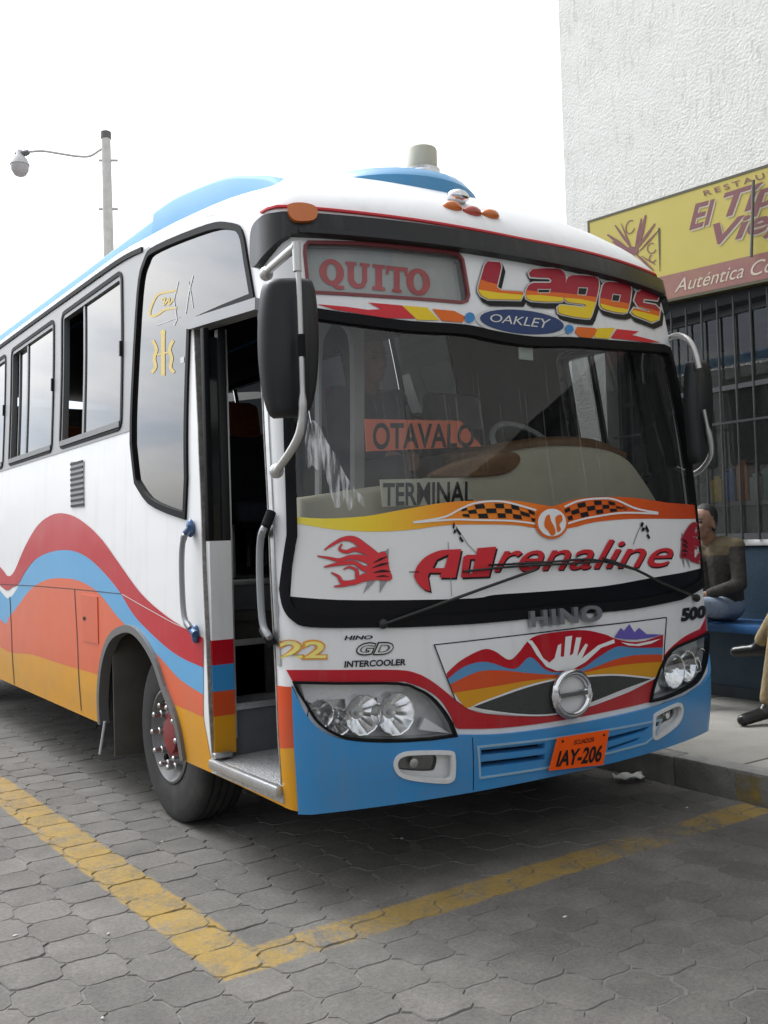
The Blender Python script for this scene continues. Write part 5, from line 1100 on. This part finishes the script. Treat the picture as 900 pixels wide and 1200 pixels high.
# ---------------------------------------------------------------- inside the cab
DY = .33
def extr(outline, y0, y1, nm, m, parent=bus, rnd=.03):
    p = np.array([U(x, y, 1, y0)[[0, 2]] for x, y in outline]); a = np.sum(p[:, 0]*np.roll(p[:, 1], -1)-np.roll(p[:, 0], -1)*p[:, 1]); p = p if a > 0 else p[::-1]; n = len(p); V = []; F = []
    ly = [(rnd, y0), (rnd*.3, y0+rnd*.3), (0, y0+rnd), (0, y1)]
    for d, yy in ly: V += [(x, yy, z) for x, z in (offset(p, -d) if d else p)]
    for i in range(3): F += [(i*n+(k+1) % n, i*n+k, (i+1)*n+k, (i+1)*n+(k+1) % n) for k in range(n)]
    F += [tuple(range(n)), tuple(3*n+k for k in range(n))[::-1]]
    F = [f[::-1] for f in F]
    return MB().add(V, F).build(nm, m, parent, angle=45)
dash = extr(cat([(352, 583), (420, 573), (500, 561), (545, 546), (600, 529), (650, 522), (705, 525), (735, 536), (755, 560), (775, 592)], n=4)+[(778, 700), (352, 700)], .24, .33, 'dashboard', BEIGE, rnd=.03)
extr(cat([(505, 557), (530, 543), (560, 534), (595, 529), (610, 534), (606, 548), (585, 557), (540, 559)], True, 3), .225, .26, 'dash_panel', BROWN, dash, rnd=.008)
extr(cat([(560, 528), (600, 517), (650, 511), (700, 514), (738, 530)], n=4)+[(735, 545), (560, 545)], .42, .82, 'instrument_cowl', BROWN, dash, rnd=.03)
sc_ = U(618, 528, 1, .70); ax_ = np.array([0, -.75, .66]); e1 = np.array([1., 0, 0]); e2 = np.cross(ax_, e1)
sw_ = MB().tube([sc_+.225*(math.cos(t)*e1+math.sin(t)*e2) for t in np.linspace(0, 2*math.pi, 36, endpoint=False)], .017, 8, True).build('steering_wheel', mat('wheel_rim_grey', (.5, .52, .54), .5), bus)
for t in (-.2, math.pi+.2, -math.pi/2): MB().tube([sc_-ax_*.05, sc_+.22*(math.cos(t)*e1+math.sin(t)*e2)], .013, 8).build('spoke', DARKPL, sw_)
MB().tube([sc_-ax_*.05, sc_-ax_*.35+np.array([0, -.05, -.2])], [.05, .035], 10).build('steering_column', DARKPL, sw_)
pf = [U(x, y, 1, .46)[[0, 2]] for x, y in [(374, 364), (427, 372), (427, 596), (374, 596)]]; ph = [U(x, y, 1, .46)[[0, 2]] for x, y in cat([(377, 592), (377, 470), (378, 410), (384, 388), (396, 378), (407, 383), (414, 402), (415.5, 470), (415.5, 592)], n=3)]
v, t = region([pf], [ph], (), .1); fm = lambda w: np.stack([w[:, 0], np.full(len(w), .46), w[:, 1]], 1); fn = lambda w: np.tile((0., -1, 0), (len(w), 1))
shell('cab_frame', v, t, fm, fn, LIN2, bus, 0, .04, LIN)
fb_ = Pm(px([(622, 413)])) [0]; MB().box(tuple(fb_+[-.045, .03, -.03]), tuple(fb_+[.045, .04, .03]), .005).build('windscreen_sticker', mat('pale_sticker', (.45, .5, .45), .6), bus)
SEATM = mat('seat_cloth', (.03, .032, .045), .9, var=.3, vscale=30); SEATO = mat('seat_orange_cover', (.26, .075, .022), .85, var=.25, vscale=20); SEATG = mat('seat_grey_cover', (.32, .33, .34), .85, var=.15)
def make_seat(top):
    s = empty('seat'); 
    def a(mb, nm, m): x = mb.build(nm, m); x.parent = s
    a(MB().box((-.22, -.24, .32), (.22, .22, .45), .04), 'cushion', SEATM)
    b = MB().box((-.22, .16, .42), (.22, .28, .92), .045); b.v = [(x, y+(z-.42)*.18, z) for x, y, z in b.v]; a(b, 'backrest', SEATM)
    b = MB().box((-.21, .155, .86), (.21, .285, 1.12), .05); b.v = [(x, y+(z-.42)*.18, z) for x, y, z in b.v]; a(b, 'headrest', top)
    a(MB().tube([(-.15, 0, .0), (-.15, 0, .33)], .02, 8), 'leg', STEEL); a(MB().tube([(.15, 0, .0), (.15, 0, .33)], .02, 8), 'leg', STEEL); return s
def put_seat(src, loc, first):
    c = src if first else src.copy()
    if not first:
        col.objects.link(c)
        for ch in src.children:
            d = ch.copy(); col.objects.link(d); d.parent = c
    c.parent = bus; c.matrix_parent_inverse = Matrix.Translation(-Vector(bus.location)); c.location = loc
so = make_seat(SEATO); sg_ = make_seat(SEATG)
rows = [(x, 2.0+.8*k) for k in range(7) for x in (.36, .83, 1.82, 2.29)]
for i, (x, y) in enumerate(rows): put_seat(so, (x, y, 1.268), False)
put_seat(so, (1.28, 1.15, 1.268), True); put_seat(sg_, (2.0, 1.15, 1.268), True)
# boards behind the glass
def board(quad, y, txt, bm, tm, nm, label, tq):
    P4 = np.array([U(*q, 1, y) for q in quad]); mb = MB().add(list(P4)+[tuple(q+[0, .008, 0]) for q in P4], [(0, 3, 2, 1), (4, 5, 6, 7), (0, 1, 5, 4), (1, 2, 6, 5), (2, 3, 7, 6), (3, 0, 4, 7)])
    e_ = empty(nm, tuple(P4[3])); o = mb.build('board', bm, e_, smooth=False); tag(e_, label, 'sign')
    v, t = text2d(txt, .022, 0, 1.0); w = bil(tq, v); MB().add([U(a, b, 1, y-.002) for a, b in w], t).build('board_lettering', VK, e_, smooth=False)
board([(428, 491), (540, 493), (564, 523), (430, 529)], .21, 'OTAVALO', mat('board_orange', (.62, .13, .06), .6), VK, 'route_board', 'orange route board with black capitals standing behind the windscreen', [(437, 495), (556, 497), (556, 524), (437, 527)])
board([(446, 562), (537, 560), (560, 590), (449, 594)], .16, 'TERMINAL', mat('board_grey', (.50, .49, .40), .7), VK, 'route_board', 'grey board with black capitals low on the dashboard', [(449, 566), (555, 564), (555, 590), (449, 593)])

# ================================================================== people
def capsule(mb, a, b, ra, rb, n=12):
    a, b = np.array(a, float), np.array(b, float); d = b-a; L = np.linalg.norm(d); d /= max(L, 1e-6); k = np.linspace(0, 1, 5)
    path = [a-d*ra*math.cos(q*math.pi/2) for q in k[:-1]]+[a]+[b]+[b+d*rb*math.sin(q*math.pi/2) for q in k[1:]]
    rad = [max(.002, ra*math.sin(q*math.pi/2)) for q in k[:-1]]+[ra, rb]+[max(.002, rb*math.cos(q*math.pi/2)) for q in k[1:]]
    V = []; F = []; u = np.cross(d, (0, 0, 1) if abs(d[2]) < .9 else (1, 0, 0)); u /= np.linalg.norm(u); w = np.cross(d, u)
    for p, r in zip(path, rad): V += [p+r*(math.cos(t)*u+math.sin(t)*w) for t in np.linspace(0, 2*math.pi, n, endpoint=False)]
    m = len(path)
    for i in range(m-1): F += [(i*n+q, i*n+(q+1) % n, (i+1)*n+(q+1) % n, (i+1)*n+q) for q in range(n)]
    F += [tuple(range(n))[::-1], tuple((m-1)*n+q for q in range(n))]; mb.add(V, F)
def remeshed(mb, nm, m, parent, vox):
    o = mb.build(nm, m, parent); r = o.modifiers.new('union', 'REMESH'); r.mode = 'VOXEL'; r.voxel_size = vox; r.use_smooth_shade = True
    s = o.modifiers.new('soft', 'SMOOTH'); s.factor = .5; s.iterations = 3; return o
def person(label, hip, face, J, skinc, top, legs, shoe, hair, vest=None, vox=.011):
    """J: joint positions (f, r, u) relative to the hip centre; f forward, r to the person's right, u up."""
    f = np.array([math.cos(face), math.sin(face), 0]); r = np.array([math.sin(face), -math.cos(face), 0]); u = np.array([0, 0, 1.])
    g = lambda k: np.array(hip)+f*J[k][0]+r*J[k][1]+u*J[k][2]; W3 = lambda p: np.array(hip)+f*p[0]+r*p[1]+u*p[2]
    e = tag(empty('person', tuple(hip)), label, 'person'); B = MB(); T = MB(); Lg = MB(); S = MB()
    H = J['head']; hc = W3(H); L2 = lambda a, b, c: W3((H[0]+a, H[1]+b, H[2]+c))
    capsule(B, L2(-.005, 0, .03), L2(-.01, 0, .05), .088, .09); capsule(B, L2(.03, 0, -.06), L2(.035, 0, -.075), .06, .05); capsule(B, L2(.092, 0, .01), L2(.105, 0, -.02), .012, .017)
    for s in (-1, 1): capsule(B, L2(-.01, s*.085, .0), L2(-.012, s*.09, -.035), .014, .012); capsule(B, L2(.07, s*.035, -.015), L2(.075, s*.03, -.035), .02, .02)
    capsule(B, L2(.085, -.02, -.062), L2(.085, .02, -.062), .012, .012)
    capsule(B, g('neck'), L2(-.015, 0, -.07), .06, .055)
    for s, sd_ in ((-1, 'l'), (1, 'r')):
        sh_, el, wr, kn, an, hp2_ = g('sh_'+sd_), g('el_'+sd_), g('wr_'+sd_), g('kn_'+sd_), g('an_'+sd_), W3((0, s*.095, 0))
        for Q, k in ((B, 0), (T, .014)): capsule(Q, g('chest'), sh_, .10+k, .055+k); capsule(Q, sh_, el, .05+k, .04+k); capsule(Q, el, wr-(wr-el)*(.0 if not k else .06), .04+k, .028+k*.9)
        d = wr-el; d /= np.linalg.norm(d); sidev = np.cross(d, u); sidev /= np.linalg.norm(sidev)+1e-6; dn = np.cross(sidev, d); palm = wr+d*.07
        capsule(B, wr, palm, .03, .036)
        for q, (o_, ln) in enumerate(((-.028, .07), (-.009, .08), (.010, .076), (.027, .06))):
            k0 = palm+sidev*o_; k1 = k0+d*ln*.6-dn*.012; k2 = k1+d*ln*.35-dn*.035; capsule(B, k0, k1, .0105, .0095, 8); capsule(B, k1, k2, .0095, .008, 8)
        t0 = wr+d*.025-sidev*s*.03; t1 = t0+d*.045-sidev*s*.022-dn*.01; capsule(B, t0, t1, .013, .011, 8); capsule(B, t1, t1+d*.03-dn*.012, .011, .009, 8)
        for Q, k in ((B, 0), (Lg, .013)): capsule(Q, hp2_, kn, .082+k, .056+k); capsule(Q, kn, an-(an-kn)*(.0 if not k else .08), .054+k, .038+k*1.4)
        toe = W3((J['toe_'+sd_][0], J['toe_'+sd_][1], J['toe_'+sd_][2])); fd = toe-an; fd /= np.linalg.norm(fd); heel = an-fd*.05-u*.045
        S = MB()
        for Q, k in ((B, 0), (S, .012)): capsule(Q, an-u*.01, an-u*.035, .038+k, .036+k); capsule(Q, heel, toe, .034+k, .028+k)
        remeshed(S, 'shoe', shoe, e, vox)
    for Q, k in ((B, 0), (T, .016)):
        for s in (-.07, .07): capsule(Q, W3((.0, s, .03)), W3((J['chest'][0]+.01, s*1.25, J['chest'][2])), .105+k, .115+k)
    for Q, k in ((B, 0), (Lg, .013)): capsule(Q, W3((0, -.07, .02)), W3((0, .07, .02)), .115+k, .115+k)
    remeshed(B, 'body', mat('skin', skinc, .55, var=.1), e, vox); remeshed(T, 'jacket', top, e, vox); remeshed(Lg, 'trousers', legs, e, vox); 
    Hh = MB(); capsule(Hh, L2(-.022, 0, .045), L2(-.025, 0, .065), .093, .092); capsule(Hh, L2(-.06, 0, -.02), L2(-.055, 0, .03), .06, .075); remeshed(Hh, 'hair', hair, e, vox)
    for s in (-1, 1):
        MB().ball(L2(.078, s*.034, .012), .0115, 10, 8).build('eye', mat('eye_dark', (.03, .02, .015), .2), e); Eb = MB(); capsule(Eb, L2(.088, s*.018, .034), L2(.08, s*.05, .036), .005, .004, 6); Eb.build('eyebrow', hair, e)
    if vest:
        Vb = MB()
        for s in (-1, 1):
            capsule(Vb, W3((J['chest'][0]+.01, s*.0875, J['chest'][2]+.03)), W3((J['chest'][0]+.01, s*.0875, J['chest'][2]+.05)), .128, .126); capsule(Vb, g('chest')+u*.03, g('sh_l' if s < 0 else 'sh_r')+u*.012, .118, .068)
        remeshed(Vb, 'jacket_yoke', vest, e, vox)
    return e
SITJ = dict(chest=(-.02, 0, .38), neck=(0, 0, .52), head=(.05, 0, .66), sh_l=(-.0, -.19, .46), sh_r=(-.0, .19, .46), el_l=(.08, -.25, .20), el_r=(.08, .25, .20), wr_l=(.27, -.10, .12), wr_r=(.27, .08, .12),
            kn_l=(.44, -.13, .04), kn_r=(.44, .13, .04), an_l=(.45, -.12, -.42), an_r=(.43, .13, -.42), toe_l=(.60, -.14, -.485), toe_r=(.58, .16, -.485))
OLIVE = mat('jacket_olive', (.034, .031, .026), .9, var=.4, vscale=12, bump=1, bscale=22); TAN = mat('jacket_tan', (.12, .095, .055), .9, var=.3, vscale=12, bump=1, bscale=22); JEAN = mat('jeans_pale', (.22, .27, .35), .9, var=.25, vscale=14)
BLKS = mat('shoe_black', (.012, .011, .011), .3); HAIR = mat('hair_black', (.01, .009, .008), .7, var=.3, vscale=60); KHA = mat('trousers_khaki', (.27, .205, .11), .9, var=.2, vscale=10, bump=1, bscale=18); DKJ = mat('jacket_dark', (.03, .035, .05), .9, var=.3)
J1 = dict(SITJ); J1.update(an_l=(.40, -.12, -.47), an_r=(.38, .10, -.47), toe_l=(.55, -.14, -.535), toe_r=(.53, .13, -.535), chest=(.04, 0, .38), neck=(.09, 0, .52), head=(.16, 0, .65), sh_l=(.05, -.2, .46), sh_r=(.05, .2, .46), el_l=(.12, -.27, .19), el_r=(.12, .27, .19))
hy = U(848, 740, 0, 4.50)
person('person in dark jacket and pale jeans seated on the blue bench behind the bus', (4.50, hy[1]+.02, .865), math.pi, J1, (.24, .13, .085), OLIVE, JEAN, BLKS, HAIR, TAN)
J2 = dict(SITJ); s2 = U(892, 856, 2, .16); hx2, hy2 = 4.46, .36
# standing foot under the right knee, other leg crossed over it
J2.update(kn_r=(.50, -.02, .06), an_r=(4.46-3.80, hy2-.54, -.60), toe_r=(4.46-3.66, hy2-.52+.02, -.675), kn_l=(.46, -.13, .17), an_l=(.52, -.37, -.19), toe_l=(.55, -.51, -.27))
J2.update(kn_r=(.50, .14, .06), an_r=(.58, .23, -.60), toe_r=(.76, .29, -.672), kn_l=(.48, .06, .19), an_l=(.47, .34, -.20), toe_l=(.52, .50, -.26))
person('seated person in khaki trousers with one leg crossed and black shoes', (hx2, hy2, .875), math.pi, J2, (.24, .13, .085), DKJ, KHA, BLKS, HAIR)
J3 = dict(SITJ)
person('dim seated passenger in dark clothes behind the windscreen', (1.12, 1.12, 1.268+.53), -math.pi/2, J3, (.26, .14, .09), DKJ, mat('trousers_dark', (.03, .03, .035), .9), BLKS, HAIR)
